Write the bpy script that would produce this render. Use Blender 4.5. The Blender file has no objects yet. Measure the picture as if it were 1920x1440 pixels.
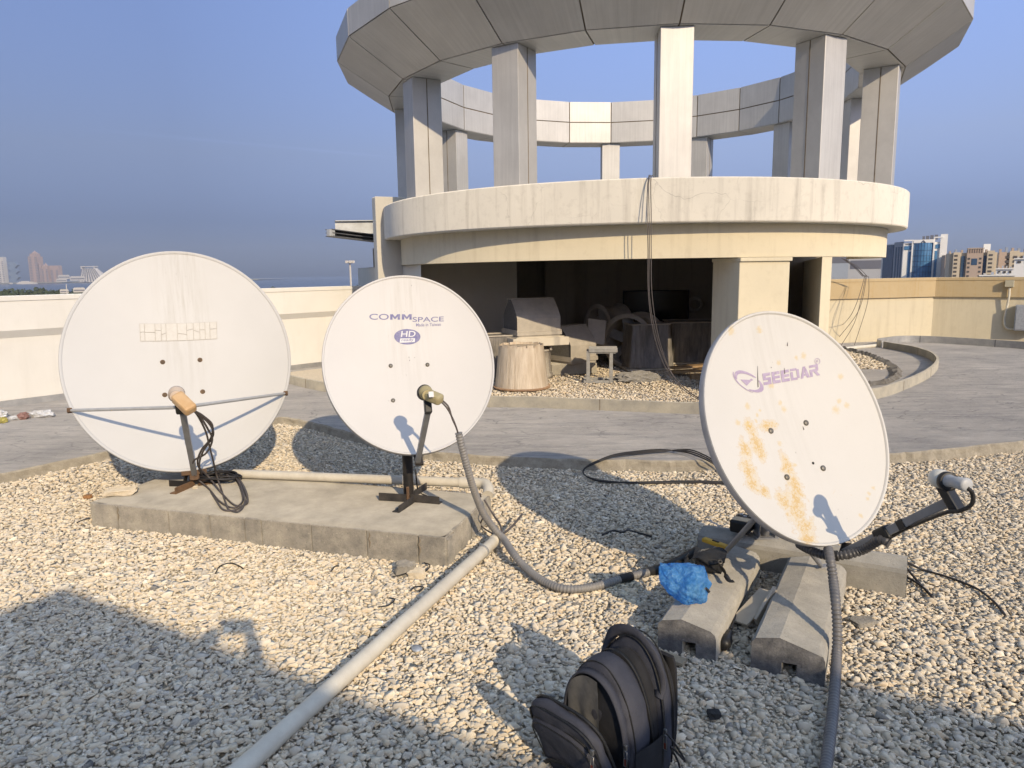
SKY_DUST, SKY_SAT, SKY_STR = .5, .93, .12
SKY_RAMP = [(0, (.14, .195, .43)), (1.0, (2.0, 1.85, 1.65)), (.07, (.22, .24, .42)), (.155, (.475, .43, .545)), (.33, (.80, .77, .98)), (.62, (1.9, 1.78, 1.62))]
SKY_AZ = 2.05
EXPO = 0.0
HAZE, HAZE_C = 1.3e-4, (.60, .66, .78)
import bpy, bmesh, math, random
import numpy as np
from mathutils import Vector, Matrix, noise
rnd = random.Random(7)
sc = bpy.context.scene
COL = sc.collection
R = math.radians
V = Vector

# ------------------------------------------------------------------ camera (solved from the photograph)
FPX = 1344.5; PITCH = R(8.838); ROLL = R(0.848); CAM = V((0, 0, 1.6))
cF = V((0, math.cos(PITCH), -math.sin(PITCH))); cU0 = V((0, math.sin(PITCH), math.cos(PITCH))); cX = V((1, 0, 0))
cR = cX*math.cos(ROLL) - cU0*math.sin(ROLL); cU = cU0*math.cos(ROLL) + cX*math.sin(ROLL)
def ray(u, v): return cF + cR*((u-960)/FPX) + cU*((720-v)/FPX)
def gp(u, v, z=0.0):
    d = ray(u, v); return CAM + d*((z-1.6)/d.z)
def at(u, v, y):
    d = ray(u, v); return CAM + d*(y/d.y)
cam = bpy.data.objects.new('camera', bpy.data.cameras.new('camera')); COL.objects.link(cam)
cam.matrix_world = Matrix(((cR.x, cU.x, -cF.x, 0), (cR.y, cU.y, -cF.y, 0), (cR.z, cU.z, -cF.z, 1.6), (0, 0, 0, 1)))
cam.data.sensor_width = 36; cam.data.lens = 36*FPX/1920
cam.data.clip_start = 0.02; cam.data.clip_end = 20000
sc.camera = cam
SUN = ray(442, 1163).normalized()          # the way sunlight travels

# ------------------------------------------------------------------ object helpers
ORG = {}
def org(o): return ORG.get(o.name, V((0, 0, 0)))
def tag(o, label=None, cat=None, group=None, kind=None):
    if label: o['label'] = label
    if cat: o['category'] = cat
    if group: o['group'] = group
    if kind: o['kind'] = kind
    return o
def thing(name, loc, label, cat, group=None):
    o = bpy.data.objects.new(name, None); COL.objects.link(o); o.empty_display_size = .1
    o.location = loc; ORG[o.name] = V(loc)
    return tag(o, label, cat, group)

class MB:
    """collects vertices and faces for ONE mesh object"""
    def __init__(s): s.v = []; s.f = []; s.sm = []; s.k = []
    def add(s, verts, faces, smooth=False):
        n = len(s.v); s.k.append((n, len(s.f))); s.v += [V(p) for p in verts]
        for f in faces: s.f.append([i+n for i in f]); s.sm.append(smooth)
        return s
    def box(s, c, size, ax=None, ay=None, bev=0.0):
        c = V(c); ax = V(ax or (1, 0, 0)).normalized()
        if ay is None:
            ay = V((0, 0, 1)).cross(ax)
            if ay.length < 1e-6: ay = V((0, 1, 0))
        ay = V(ay); ay = (ay - ax*ay.dot(ax)).normalized(); az = ax.cross(ay)
        hx, hy, hz = [q/2 for q in size]
        if bev <= 0:
            vs = [c+ax*(x*hx)+ay*(y*hy)+az*(z*hz) for z in (-1, 1) for y in (-1, 1) for x in (-1, 1)]
            return s.add(vs, [(0, 2, 3, 1), (4, 5, 7, 6), (0, 1, 5, 4), (2, 6, 7, 3), (0, 4, 6, 2), (1, 3, 7, 5)])
        bm = bmesh.new(); bmesh.ops.create_cube(bm, size=1)
        for w in bm.verts: w.co = V((w.co.x*hx*2, w.co.y*hy*2, w.co.z*hz*2))
        bmesh.ops.bevel(bm, geom=bm.edges[:], offset=bev, segments=2, affect='EDGES', profile=.5)
        bm.verts.index_update()
        s.add([c+ax*w.co.x+ay*w.co.y+az*w.co.z for w in bm.verts], [[w.index for w in f.verts] for f in bm.faces])
        bm.free(); return s
    def tube(s, pts, r, seg=10, cap=True, smooth=True, closed=False):
        pts = [V(p) for p in pts]; n = len(pts)
        rs = r if isinstance(r, (list, tuple)) else [r]*n
        t0 = (pts[1]-pts[0]).normalized(); a = V((0, 0, 1)) if abs(t0.z) < .9 else V((1, 0, 0))
        nx = t0.cross(a).normalized(); vs = []
        for i in range(n):
            t = (pts[min(i+1, n-1)]-pts[max(i-1, 0)])
            t = t.normalized() if t.length > 1e-9 else t0
            nx = (nx - t*nx.dot(t)).normalized(); ny = t.cross(nx)
            for k in range(seg):
                an = 2*math.pi*k/seg; vs.append(pts[i]+nx*(rs[i]*math.cos(an))+ny*(rs[i]*math.sin(an)))
        fs = [[i*seg+k, i*seg+(k+1) % seg, (i+1)*seg+(k+1) % seg, (i+1)*seg+k] for i in range(n-1) for k in range(seg)]
        s.add(vs, fs, smooth)
        if cap:
            s.add(vs[:seg], [list(range(seg))[::-1]]); s.add(vs[-seg:], [list(range(seg))])
        return s
    def lathe(s, prof, c, ax=(0, 0, 1), seg=24, smooth=True, cap=True):
        ax = V(ax).normalized(); a = V((0, 0, 1)) if abs(ax.z) < .9 else V((1, 0, 0))
        nx = ax.cross(a).normalized(); ny = ax.cross(nx); c = V(c); vs = []
        for (r, h) in prof:
            for k in range(seg):
                an = 2*math.pi*k/seg; vs.append(c+ax*h+nx*(r*math.cos(an))+ny*(r*math.sin(an)))
        m = len(prof)
        s.add(vs, [[i*seg+k, i*seg+(k+1) % seg, (i+1)*seg+(k+1) % seg, (i+1)*seg+k] for i in range(m-1) for k in range(seg)], smooth)
        if cap: s.add(vs[:seg], [list(range(seg))[::-1]]); s.add(vs[-seg:], [list(range(seg))])
        return s
    def prism(s, poly, z0, z1):
        n = len(poly); vs = [V((p[0], p[1], z0)) for p in poly]+[V((p[0], p[1], z1)) for p in poly]
        return s.add(vs, [list(range(n))[::-1], list(range(n, 2*n))]+[[i, (i+1) % n, n+(i+1) % n, n+i] for i in range(n)])
    def extr(s, prof, o, ax, ay, az, length):
        """profile in (ax, ay) extruded along az"""
        o = V(o); n = len(prof)
        vs = [o+ax*p[0]+ay*p[1] for p in prof]+[o+ax*p[0]+ay*p[1]+az*length for p in prof]
        return s.add(vs, [list(range(n))[::-1], list(range(n, 2*n))]+[[i, (i+1) % n, n+(i+1) % n, n+i] for i in range(n)])
    def each(s, name, mat, parent=None, **kw):
        """every box that was added becomes an object of its own"""
        out = []; ks = s.k+[(len(s.v), len(s.f))]
        for (v0, f0), (v1, f1) in zip(ks, ks[1:]):
            m = MB(); m.add(s.v[v0:v1], [[i-v0 for i in f] for f in s.f[f0:f1]]); m.sm = s.sm[f0:f1]; out.append(m.build(name, mat, parent, **kw))
        return out
    def build(s, name, mat, parent=None, loc=None, mw=None, fix=True):
        if parent is not None: O = org(parent)
        elif loc is not None: O = V(loc)
        else:
            xs = [p.x for p in s.v]; ys = [p.y for p in s.v]; zs = [p.z for p in s.v]
            O = V(((min(xs)+max(xs))/2, (min(ys)+max(ys))/2, min(zs)))
        me = bpy.data.meshes.new(name)
        if mw is None: me.from_pydata([tuple(p-O) for p in s.v], [], s.f)
        else: me.from_pydata([tuple(p) for p in s.v], [], s.f)
        me.polygons.foreach_set('use_smooth', s.sm)
        if fix:
            bm = bmesh.new(); bm.from_mesh(me); bmesh.ops.recalc_face_normals(bm, faces=bm.faces[:]); bm.to_mesh(me); bm.free()
        for q in (mat if isinstance(mat, (list, tuple)) else [mat]): me.materials.append(q)
        me.update()
        o = bpy.data.objects.new(name, me); COL.objects.link(o)
        if parent is not None:
            o.parent = parent; ORG[o.name] = O
            if mw is not None:
                o.matrix_local = Matrix.Identity(4) if mw == 'I' else Matrix.Translation(-org(parent)) @ mw
        else:
            o.location = O; ORG[o.name] = V(O)
        return o
def spline(pts, n=8):
    pts = [V(p) for p in pts]; out = []
    P = [pts[0]*2-pts[1]]+pts+[pts[-1]*2-pts[-2]]
    for i in range(1, len(P)-2):
        a, b, c, d = P[i-1:i+3]
        for k in range(n):
            t = k/n; t2 = t*t; t3 = t2*t
            out.append(.5*((2*b)+(c-a)*t+(2*a-5*b+4*c-d)*t2+(-a+3*b-3*c+d)*t3))
    out.append(pts[-1]); return out
def resample(pts, step):
    out = [pts[0]]; acc = 0
    for a, b in zip(pts, pts[1:]):
        L = (b-a).length; t = step-acc
        while t <= L:
            out.append(a.lerp(b, t/L)); t += step
        acc = L-(t-step)
    return out
def corrug(mb, pts, r, pitch=.0165, amp=.0052, seg=14):
    p = resample(spline(pts, 14), pitch/4); rs = []
    for i in range(len(p)):
        rs.append(r-amp*(0, .3, 1, .3)[i % 4])
    mb.tube(p, rs, seg)

# ------------------------------------------------------------------ materials
def N(nt, t, **kw):
    n = nt.nodes.new(t)
    for k, v in kw.items():
        if k in n.inputs.keys(): n.inputs[k].default_value = v
        else: setattr(n, k, v)
    return n
def L(nt, a, b): nt.links.new(a, b)
def c4(c): return (c[0], c[1], c[2], 1)
class NB:
    def __init__(s, name):
        s.m = bpy.data.materials.new(name); s.m.use_nodes = True; s.nt = s.m.node_tree
        s.b = s.nt.nodes['Principled BSDF']; s.tc = N(s.nt, 'ShaderNodeTexCoord')
    def noise(s, scale, detail=5, rough=.6, stretch=None, dist=0):
        n = N(s.nt, 'ShaderNodeTexNoise', Scale=scale, Detail=detail, Roughness=rough, Distortion=dist)
        if stretch:
            mp = N(s.nt, 'ShaderNodeMapping'); mp.inputs['Scale'].default_value = stretch
            L(s.nt, s.tc.outputs['Object'], mp.inputs[0]); L(s.nt, mp.outputs[0], n.inputs['Vector'])
        else: L(s.nt, s.tc.outputs['Object'], n.inputs['Vector'])
        return n.outputs['Fac']
    def ramp(s, f, a, b, ca=0., cb=1.):
        n = N(s.nt, 'ShaderNodeMapRange'); n.clamp = True
        n.inputs[1].default_value = a; n.inputs[2].default_value = b; n.inputs[3].default_value = ca; n.inputs[4].default_value = cb
        L(s.nt, f, n.inputs[0]); return n.outputs[0]
    def mix(s, f, a, b):
        n = N(s.nt, 'ShaderNodeMix', data_type='RGBA')
        for x, i in ((f, 0), (a, 6), (b, 7)):
            if isinstance(x, (int, float)): n.inputs[i].default_value = x
            elif isinstance(x, (tuple, list)): n.inputs[i].default_value = c4(x)
            else: L(s.nt, x, n.inputs[i])
        return n.outputs[2]
    def math(s, op, a, b=0., c=None):
        n = N(s.nt, 'ShaderNodeMath', operation=op)
        for i, x in enumerate((a, b) if c is None else (a, b, c)):
            if isinstance(x, (int, float)): n.inputs[i].default_value = x
            else: L(s.nt, x, n.inputs[i])
        return n.outputs[0]
    def xyz(s):
        n = N(s.nt, 'ShaderNodeSeparateXYZ'); L(s.nt, s.tc.outputs['Object'], n.inputs[0]); return n.outputs
    def voro(s, scale, stretch=None, feature='DISTANCE_TO_EDGE'):
        n = N(s.nt, 'ShaderNodeTexVoronoi', feature=feature, Scale=scale)
        mp = N(s.nt, 'ShaderNodeMapping'); mp.inputs['Scale'].default_value = stretch or (1, 1, 1)
        nz = N(s.nt, 'ShaderNodeTexNoise', Scale=scale*2.5, Detail=3)
        ad = N(s.nt, 'ShaderNodeVectorMath', operation='MULTIPLY_ADD'); ad.inputs[1].default_value = (.25/scale*2,)*3
        L(s.nt, s.tc.outputs['Object'], nz.inputs['Vector']); L(s.nt, nz.outputs['Color'], ad.inputs[0]); L(s.nt, s.tc.outputs['Object'], ad.inputs[2])
        L(s.nt, ad.outputs[0], mp.inputs[0]); L(s.nt, mp.outputs[0], n.inputs['Vector'])
        return n.outputs['Distance']
    def bump(s, f, strength, dist=.01):
        n = N(s.nt, 'ShaderNodeBump', Strength=strength, Distance=dist); L(s.nt, f, n.inputs['Height'])
        if s.b.inputs['Normal'].is_linked: L(s.nt, s.b.inputs['Normal'].links[0].from_socket, n.inputs['Normal'])
        L(s.nt, n.outputs[0], s.b.inputs['Normal'])
    def done(s, col, rough=.8, metal=0., spec=.4):
        if isinstance(col, (tuple, list)): s.b.inputs['Base Color'].default_value = c4(col)
        else: L(s.nt, col, s.b.inputs['Base Color'])
        if isinstance(rough, (int, float)): s.b.inputs['Roughness'].default_value = rough
        else: L(s.nt, rough, s.b.inputs['Roughness'])
        if isinstance(rough, float) and rough >= .8 and 'Diffuse Roughness' in s.b.inputs: s.b.inputs['Diffuse Roughness'].default_value = 1.0
        s.b.inputs['Metallic'].default_value = metal; s.b.inputs['Specular IOR Level'].default_value = spec
        return s.m
def simple(name, c1, c2=None, rough=.7, scale=6, bump=.0, bscale=60, metal=0., spec=.4, dist=.004, lo=.35, hi=.65):
    b = NB(name); col = c1
    if c2: col = b.mix(b.ramp(b.noise(scale, 8, .65), lo, hi), c1, c2)
    if bump: b.bump(b.noise(bscale, 6, .7), bump, dist)
    return b.done(col, rough, metal, spec)
def plaster(name, c, stain, dirt=.35, streaks=True, cracks=False, low=None):
    b = NB(name)
    col = b.mix(b.ramp(b.noise(1.3, 6, .6), .35, .7), c, tuple(q*.93 for q in c))
    col = b.mix(b.math('MULTIPLY', b.ramp(b.noise(11, 8, .7), .52, .75), dirt*.5), col, stain)
    if streaks:
        s = b.ramp(b.noise(1.0, 7, .65, (9, 9, .55)), .52, .78)
        col = b.mix(b.math('MULTIPLY', s, dirt), col, stain)
    if cracks:
        e = b.ramp(b.voro(1.35, (1, 1, 1.2)), .0, .006, 1, 0)
        e = b.math('MULTIPLY', e, b.ramp(b.noise(.9, 3), .45, .6))
        col = b.mix(b.math('MULTIPLY', e, .5), col, tuple(q*.45 for q in stain))
    b.bump(b.noise(90, 6, .7), .25, .004); b.bump(b.noise(3, 4), .12, .02)
    return b.done(col, .85, 0, .25)
def concrete(name, c1, c2, spots=.5, bump=.5, scale=4):
    b = NB(name)
    col = b.mix(b.ramp(b.noise(scale, 9, .68), .32, .68), c1, c2)
    col = b.mix(b.math('MULTIPLY', b.ramp(b.noise(140, 3, .6), .58, .72), spots), col, tuple(q*.5 for q in c1))
    col = b.mix(b.math('MULTIPLY', b.ramp(b.noise(70, 4, .6), .62, .72), spots*.6), col, tuple(min(.8, q*1.6) for q in c2))
    b.bump(b.noise(120, 8, .75), bump, .006); b.bump(b.noise(12, 5, .6), bump*.6, .02)
    return b.done(col, .9, 0, .2)

mCream = plaster('cream_paint', (.72, .67, .55), (.42, .36, .25), .25, True)
mCreamBand = plaster('weathered_cream_paint', (.79, .75, .655), (.26, .22, .17), .42, True, True)
mTan = plaster('ochre_stained_paint', (.64, .515, .31), (.54, .36, .13), .6, True)
mWhiteWall = plaster('white_paint', (.77, .75, .70), (.52, .49, .42), .18, True)
mInner = plaster('dusty_darkened_plaster', (.44, .39, .31), (.18, .155, .12), .5, True)  # dusty, and darkened further to deepen the shade of the recess
mFin = plaster('grey_plaster', (.68, .645, .565), (.42, .39, .33), .25, True)
def panel_mat(name, c):
    b = NB(name)
    col = b.mix(b.ramp(b.noise(1.6, 5), .35, .65), c, tuple(q*.86 for q in c))
    X, Y_, Z = b.xyz(); an = b.math('MULTIPLY', b.math('ARCTAN2', Y_, X), 3.7)
    cb_ = N(b.nt, 'ShaderNodeCombineXYZ'); L(b.nt, an, cb_.inputs[0]); L(b.nt, b.math('MULTIPLY', Z, .035), cb_.inputs[2])
    nz_ = N(b.nt, 'ShaderNodeTexNoise', Scale=26.0, Detail=6.0, Roughness=.75); L(b.nt, cb_.outputs[0], nz_.inputs['Vector'])
    s = b.ramp(nz_.outputs['Fac'], .40, .72)
    col = b.mix(b.math('MULTIPLY', s, .30), col, tuple(q*.42 for q in c))
    return b.done(col, .48, .25, .5)
mPanel = panel_mat('aluminium_cladding', (.60, .58, .54))
mSeal = simple('joint_sealant', (.25, .20, .135), (.16, .125, .085), .8, 9)
mPave = None
# ================================================================== LIGHT, SKY
el = math.asin(-SUN.z); azs = math.atan2(-SUN.x, -SUN.y)     # azimuth of the sun, from +Y towards +X
sd = bpy.data.lights.new('sun', 'SUN'); sd.energy = 3.8; sd.angle = R(.53); sd.color = (1, .82, .57)
so = bpy.data.objects.new('sun', sd); COL.objects.link(so); so.location = (20, -40, 30)
so.rotation_euler = V((SUN.x, SUN.y, SUN.z)).to_track_quat('-Z', 'Y').to_euler()
w = bpy.data.worlds.new('World'); sc.world = w; w.use_nodes = True
nt = w.node_tree; bg = nt.nodes['Background']
sky = N(nt, 'ShaderNodeTexSky', sky_type='NISHITA'); sky.sun_disc = False
sky.sun_elevation = el; sky.sun_rotation = azs
sky.altitude = 20; sky.air_density = 1.0; sky.dust_density = SKY_DUST; sky.ozone_density = 2.0
hs = N(nt, 'ShaderNodeHueSaturation'); hs.inputs['Saturation'].default_value = SKY_SAT
L(nt, sky.outputs[0], hs.inputs['Color'])
# the dusty grey-blue band of a Gulf morning, by height above the horizon; overhead brightened to add shadow fill
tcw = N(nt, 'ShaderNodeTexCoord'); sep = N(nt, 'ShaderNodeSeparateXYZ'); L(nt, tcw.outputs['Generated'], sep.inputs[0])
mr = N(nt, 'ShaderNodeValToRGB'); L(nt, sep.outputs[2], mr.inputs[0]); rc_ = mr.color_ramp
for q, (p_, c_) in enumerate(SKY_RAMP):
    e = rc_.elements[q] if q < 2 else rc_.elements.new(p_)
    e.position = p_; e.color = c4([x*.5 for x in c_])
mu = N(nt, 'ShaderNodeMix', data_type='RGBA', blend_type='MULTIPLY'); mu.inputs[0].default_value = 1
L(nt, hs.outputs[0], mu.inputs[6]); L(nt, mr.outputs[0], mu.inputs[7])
# brighter, milkier air on the side nearer the sun; x2 undoes the halving above
mx_ = N(nt, 'ShaderNodeMapRange'); mx_.inputs[1].default_value = -.4; mx_.inputs[2].default_value = .6; mx_.inputs[3].default_value = 2.0; mx_.inputs[4].default_value = 2.0*SKY_AZ
L(nt, sep.outputs[0], mx_.inputs[0])
# one thin old contrail
cn_ = ray(250, 250).normalized().cross(ray(760, 297).normalized()).normalized()
def dotw(v_):
    n_ = N(nt, 'ShaderNodeVectorMath', operation='DOT_PRODUCT'); n_.inputs[1].default_value = v_; L(nt, tcw.outputs['Generated'], n_.inputs[0]); return n_.outputs['Value']
def mathw(op, a, b_):
    n_ = N(nt, 'ShaderNodeMath', operation=op)
    for i_, x_ in enumerate((a, b_)):
        if isinstance(x_, (int, float)): n_.inputs[i_].default_value = x_
        else: L(nt, x_, n_.inputs[i_])
    return n_.outputs[0]
def rangew(f_, a, b_, c_, d_):
    n_ = N(nt, 'ShaderNodeMapRange'); L(nt, f_, n_.inputs[0])
    for i_, x_ in enumerate((a, b_, c_, d_)): n_.inputs[i_+1].default_value = x_
    return n_.outputs[0]
trl = rangew(mathw('ABSOLUTE', dotw(cn_), 0), .0004, .0028, 1, 0)
cmid = ray(500, 272).normalized(); trl = mathw('MULTIPLY', trl, rangew(dotw(cmid), .978, .995, 0, 1))
nzw = N(nt, 'ShaderNodeTexNoise', Scale=14.0, Detail=4.0); L(nt, tcw.outputs['Generated'], nzw.inputs['Vector'])
trl = mathw('MULTIPLY', mathw('MULTIPLY', trl, nzw.outputs['Fac']), .10)
fac = mathw('ADD', mx_.outputs[0], mathw('MULTIPLY', trl, 2.))
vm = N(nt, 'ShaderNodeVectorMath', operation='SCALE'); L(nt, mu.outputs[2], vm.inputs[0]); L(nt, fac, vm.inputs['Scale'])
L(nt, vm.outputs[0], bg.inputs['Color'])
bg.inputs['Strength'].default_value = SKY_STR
sc.view_settings.view_transform = 'Standard'; sc.view_settings.look = 'None'; sc.view_settings.exposure = EXPO; sc.view_settings.gamma = 1
sc.cycles.max_bounces = 8; sc.cycles.diffuse_bounces = 4; sc.cycles.volume_bounces = 0; sc.cycles.use_denoising = True
sc.cycles.caustics_reflective = False; sc.cycles.caustics_refractive = False

# ================================================================== GROUND
PZ = .08                                             # top of the paved deck above the gravel
edge_px = [(0, 888), (190, 848), (350, 812), (450, 795), (525, 782), (580, 790), (640, 805), (730, 828), (830, 848), (1000, 858), (1200, 862), (1340, 862), (1660, 850), (1800, 838), (1920, 825)]
edge = [gp(u, v, PZ) for u, v in edge_px]
edge = [V((-8.2, -.8, PZ)), V((-5.9, 2.7, PZ))] + edge + [V((6.2, 6.7, PZ)), V((9.5, 7.8, PZ)), V((14, 8.3, PZ))]
edge = resample(spline(edge, 10), .05)
ed2 = []
for i, p in enumerate(edge):
    k = noise.noise(V((p.x*5, p.y*5, 2.)))*.03+noise.noise(V((p.x*14, p.y*14, 7.)))*.018
    ed2.append(V((p.x, p.y+k, PZ)))
edge = ed2
def edge_y(x):
    for a, b in zip(edge, edge[1:]):
        if a.x <= x <= b.x: return a.y+(b.y-a.y)*(x-a.x)/max(1e-6, b.x-a.x)
    return -9 if x < edge[0].x else 8.3

bG = NB('gravel_bed_dust')
colG = bG.mix(bG.ramp(bG.noise(60, 8, .7), .35, .65), (.50, .44, .34), (.78, .69, .54)); bG.bump(bG.noise(70, 6, .7), 1, .02)
mBed = bG.done(colG, .95, 0, .1)
mb = MB(); mb.add([(-14, -14, -.014), (16, -14, -.014), (16, 8.6, -.014), (-14, 8.6, -.014)], [(0, 1, 2, 3)])
tag(mb.build('gravel_bed', mBed), 'dusty ground under the loose gravel', kind='structure')

b = NB('stamped_grey_screed')
g1 = b.mix(b.ramp(b.noise(.9, 9, .7), .33, .68), (.36, .34, .32), (.56, .525, .475))
g1 = b.mix(b.ramp(b.noise(3.2, 9, .78, (.5, 3.6, 1)), .48, .72, 0, .9), g1, (.25, .245, .245))
g1 = b.mix(b.ramp(b.noise(5, 8, .75, (.7, 3, 1)), .56, .74, 0, .7), g1, (.68, .63, .56))
g1 = b.mix(b.ramp(b.noise(16, 6, .7), .55, .8, 0, .5), g1, (.66, .62, .56))
cr = b.ramp(b.voro(3.6, (.6, 1.7, 1)), .0, .04, 1, 0)
cr = b.math('MULTIPLY', cr, b.ramp(b.noise(1.7, 4), .42, .6))
g1 = b.mix(b.math('MULTIPLY', cr, .8), g1, (.22, .215, .21))
b.bump(b.noise(7, 9, .78, (.8, 2.6, 1)), .9, .045); b.bump(b.noise(80, 5, .7), .25, .005); b.bump(b.math('SUBTRACT', 1., cr), .4, .01)
mPave = b.done(g1, .82, 0, .3)
mEdge = concrete('rough_screed_edge', (.30, .265, .205), (.47, .42, .33), .5, 1.0, 12)
mb = MB(); n = len(edge); far = [V((14.0, 15.8, PZ)), V((-14, 15.8, PZ)), V((-14, -.8, PZ))]
top = edge+far
vs = [V(p) for p in top]; mb.add(vs, [list(range(len(top)))])
pv = mb.build('paved_deck', mPave, loc=(0, 0, 0)); tag(pv, 'worn grey screed deck around the gravel bed', kind='structure')
mb = MB()
prof = [(0.0, .0), (.012, -.012), (.02, -.05), (.05, -.13)]
vv = []
for i, p in enumerate(edge):
    t = (edge[min(i+1, n-1)]-edge[max(i-1, 0)]).normalized(); nr = V((t.y, -t.x, 0))
    for (o, z) in prof:
        j = noise.noise(V((p.x*9, p.y*9, z*30)))*.012 if z < 0 else 0
        vv.append(p+nr*(o+j)+V((0, 0, z)))
m_ = len(prof)
mb.add(vv, [(i*m_+k, (i+1)*m_+k, (i+1)*m_+k+1, i*m_+k+1) for i in range(n-1) for k in range(m_-1)])
tag(mb.build('deck_edge', mEdge, loc=(0, 0, 0)), 'broken screed edge along the gravel', kind='structure')

# ---- loose stones: real angular stones, one mesh ("stuff")
nrg = np.random.default_rng(5)
def stone_variants(k=26):
    out = []
    for i in range(k):
        bm = bmesh.new(); s = V((1, rnd.uniform(.66, .95), rnd.uniform(.32, .5)))
        for q in range(rnd.choice((7, 8, 9, 10))):
            d = V((rnd.gauss(0, 1), rnd.gauss(0, 1), rnd.gauss(0, 1))).normalized()
            mx = max(abs(d.x), abs(d.y), abs(d.z)); d = d*(.72/mx+.28)
            bm.verts.new((d.x*s.x, d.y*s.y, d.z*s.z))
        r_ = bmesh.ops.convex_hull(bm, input=bm.verts[:])
        junk = [g for g in r_['geom_interior'] if isinstance(g, bmesh.types.BMVert)]
        if junk: bmesh.ops.delete(bm, geom=junk, context='VERTS')
        bmesh.ops.triangulate(bm, faces=bm.faces[:]); bm.verts.index_update()
        out.append((np.array([v.co[:] for v in bm.verts]), np.array([[v.index for v in f.verts] for f in bm.faces])))
        bm.free()
    return out
SV = stone_variants()
def stones(name, P, S, mat, tilt=.20):
    """P (n,3) centres, S (n) half sizes"""
    n = len(P); var = nrg.integers(0, len(SV), n); val = nrg.random(n)
    az = nrg.random(n)*6.283; tx = nrg.normal(0, tilt, n); ty = nrg.normal(0, tilt, n)
    Vs = []; Fs = []; As = []; off = 0
    for k, (v, f) in enumerate(SV):
        i = np.where(var == k)[0]
        if len(i) == 0: continue
        ca, sa, cx, sx, cy, sy = np.cos(az[i]), np.sin(az[i]), np.cos(tx[i]), np.sin(tx[i]), np.cos(ty[i]), np.sin(ty[i])
        p = v[None]*S[i][:, None, None]
        y = p[..., 1]*cx[:, None]-p[..., 2]*sx[:, None]; z = p[..., 1]*sx[:, None]+p[..., 2]*cx[:, None]
        x = p[..., 0]*cy[:, None]+z*sy[:, None]; z = -p[..., 0]*sy[:, None]+z*cy[:, None]
        X = x*ca[:, None]-y*sa[:, None]; Y_ = x*sa[:, None]+y*ca[:, None]
        q = np.stack([X, Y_, z], -1)+P[i][:, None, :]
        Vs.append(q.reshape(-1, 3)); nv = len(v)
        Fs.append((f[None]+(np.arange(len(i))*nv)[:, None, None]).reshape(-1, 3)+off); off += nv*len(i)
        As.append(np.repeat(val[i], len(f)))
    Vv = np.concatenate(Vs).astype(np.float32); F = np.concatenate(Fs).astype(np.int32); A = np.concatenate(As).astype(np.float32)
    me = bpy.data.meshes.new(name); me.vertices.add(len(Vv)); me.vertices.foreach_set('co', Vv.ravel())
    me.loops.add(len(F)*3); me.loops.foreach_set('vertex_index', F.ravel())
    me.polygons.add(len(F)); me.polygons.foreach_set('loop_start', np.arange(0, len(F)*3, 3, dtype=np.int32))
    me.update(calc_edges=True)
    a = me.attributes.new('tone', 'FLOAT', 'FACE'); a.data.foreach_set('value', A)
    me.materials.append(mat)
    o = bpy.data.objects.new(name, me); COL.objects.link(o); return o
b = NB('crushed_limestone')
at_ = N(b.nt, 'ShaderNodeAttribute', attribute_name='tone')
cr_ = N(b.nt, 'ShaderNodeValToRGB'); cr_.color_ramp.interpolation = 'LINEAR'
els = cr_.color_ramp.elements; els[0].position = 0; els[0].color = c4((.14, .135, .13)); els[1].position = 1; els[1].color = c4((.87, .79, .65))
for p_, c_ in ((.015, (.30, .28, .25)), (.04, (.54, .49, .41)), (.25, (.66, .57, .435)), (.45, (.73, .63, .47)), (.62, (.76, .675, .525)), (.8, (.60, .55, .465)), (.9, (.71, .57, .385)), (.94, (.79, .70, .54))):
    e = els.new(p_); e.color = c4(c_)
L(b.nt, at_.outputs['Fac'], cr_.inputs[0])
cg = b.mix(b.ramp(b.noise(95, 6, .7), .45, .75, 0, .55), cr_.outputs[0], (.66, .58, .45))
b.bump(b.noise(160, 6, .7), .35, .004)
mStone = b.done(cg, .92, 0, .15)

slab_poly = [gp(167, 940, .17), gp(835, 1005, .17)]
fx = (slab_poly[1]-slab_poly[0]); slab_ax = fx.normalized(); slab_ay = V((-slab_ax.y, slab_ax.x, 0))
SL0 = slab_poly[0]; SLW = fx.length; SLD = .80
def in_slab(x, y):
    dx = x-SL0.x; dy = y-SL0.y; a = dx*slab_ax.x+dy*slab_ax.y; c = dx*slab_ay.x+dy*slab_ay.y
    return (a > .02) & (a < SLW-.02) & (c > .02) & (c < SLD-.02)
def scatter(x0, x1, y0, y1, sp):
    gx, gy = np.meshgrid(np.arange(x0, x1, sp), np.arange(y0, y1, sp*.9))
    x = gx.ravel()+nrg.uniform(-.6, .6, gx.size)*sp; y = gy.ravel()+nrg.uniform(-.6, .6, gx.size)*sp
    return x, y
ex = np.array([p.x for p in edge]); ey = np.array([p.y for p in edge])
o_ = np.argsort(ex); ex_, ey_ = ex[o_], ey[o_]
PX = []; PY = []
for (y0, y1, sp) in ((1.25, 3.6, .0162), (3.6, 5.2, .018), (5.2, 8.2, .0215)):
    x, y = scatter(-7, 7, y0, y1, sp)
    k = (x > -.80*y-.9) & (x < .80*y+.9) & (y < np.interp(x, ex_, ey_)-.015) & ~in_slab(x, y)
    PX.append(x[k]); PY.append(y[k])
x = np.concatenate(PX); y = np.concatenate(PY)
hump = .012*np.sin(x*2.1+.4*np.sin(y*3))*np.sin(y*1.7+1)
z = nrg.uniform(-.0075, .001, len(x))+hump*.6
S = np.clip(nrg.lognormal(math.log(.0127), .36, len(x)), .006, .034)
stA = stones('loose_gravel', np.stack([x, y, z], 1), S, mStone)
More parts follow.
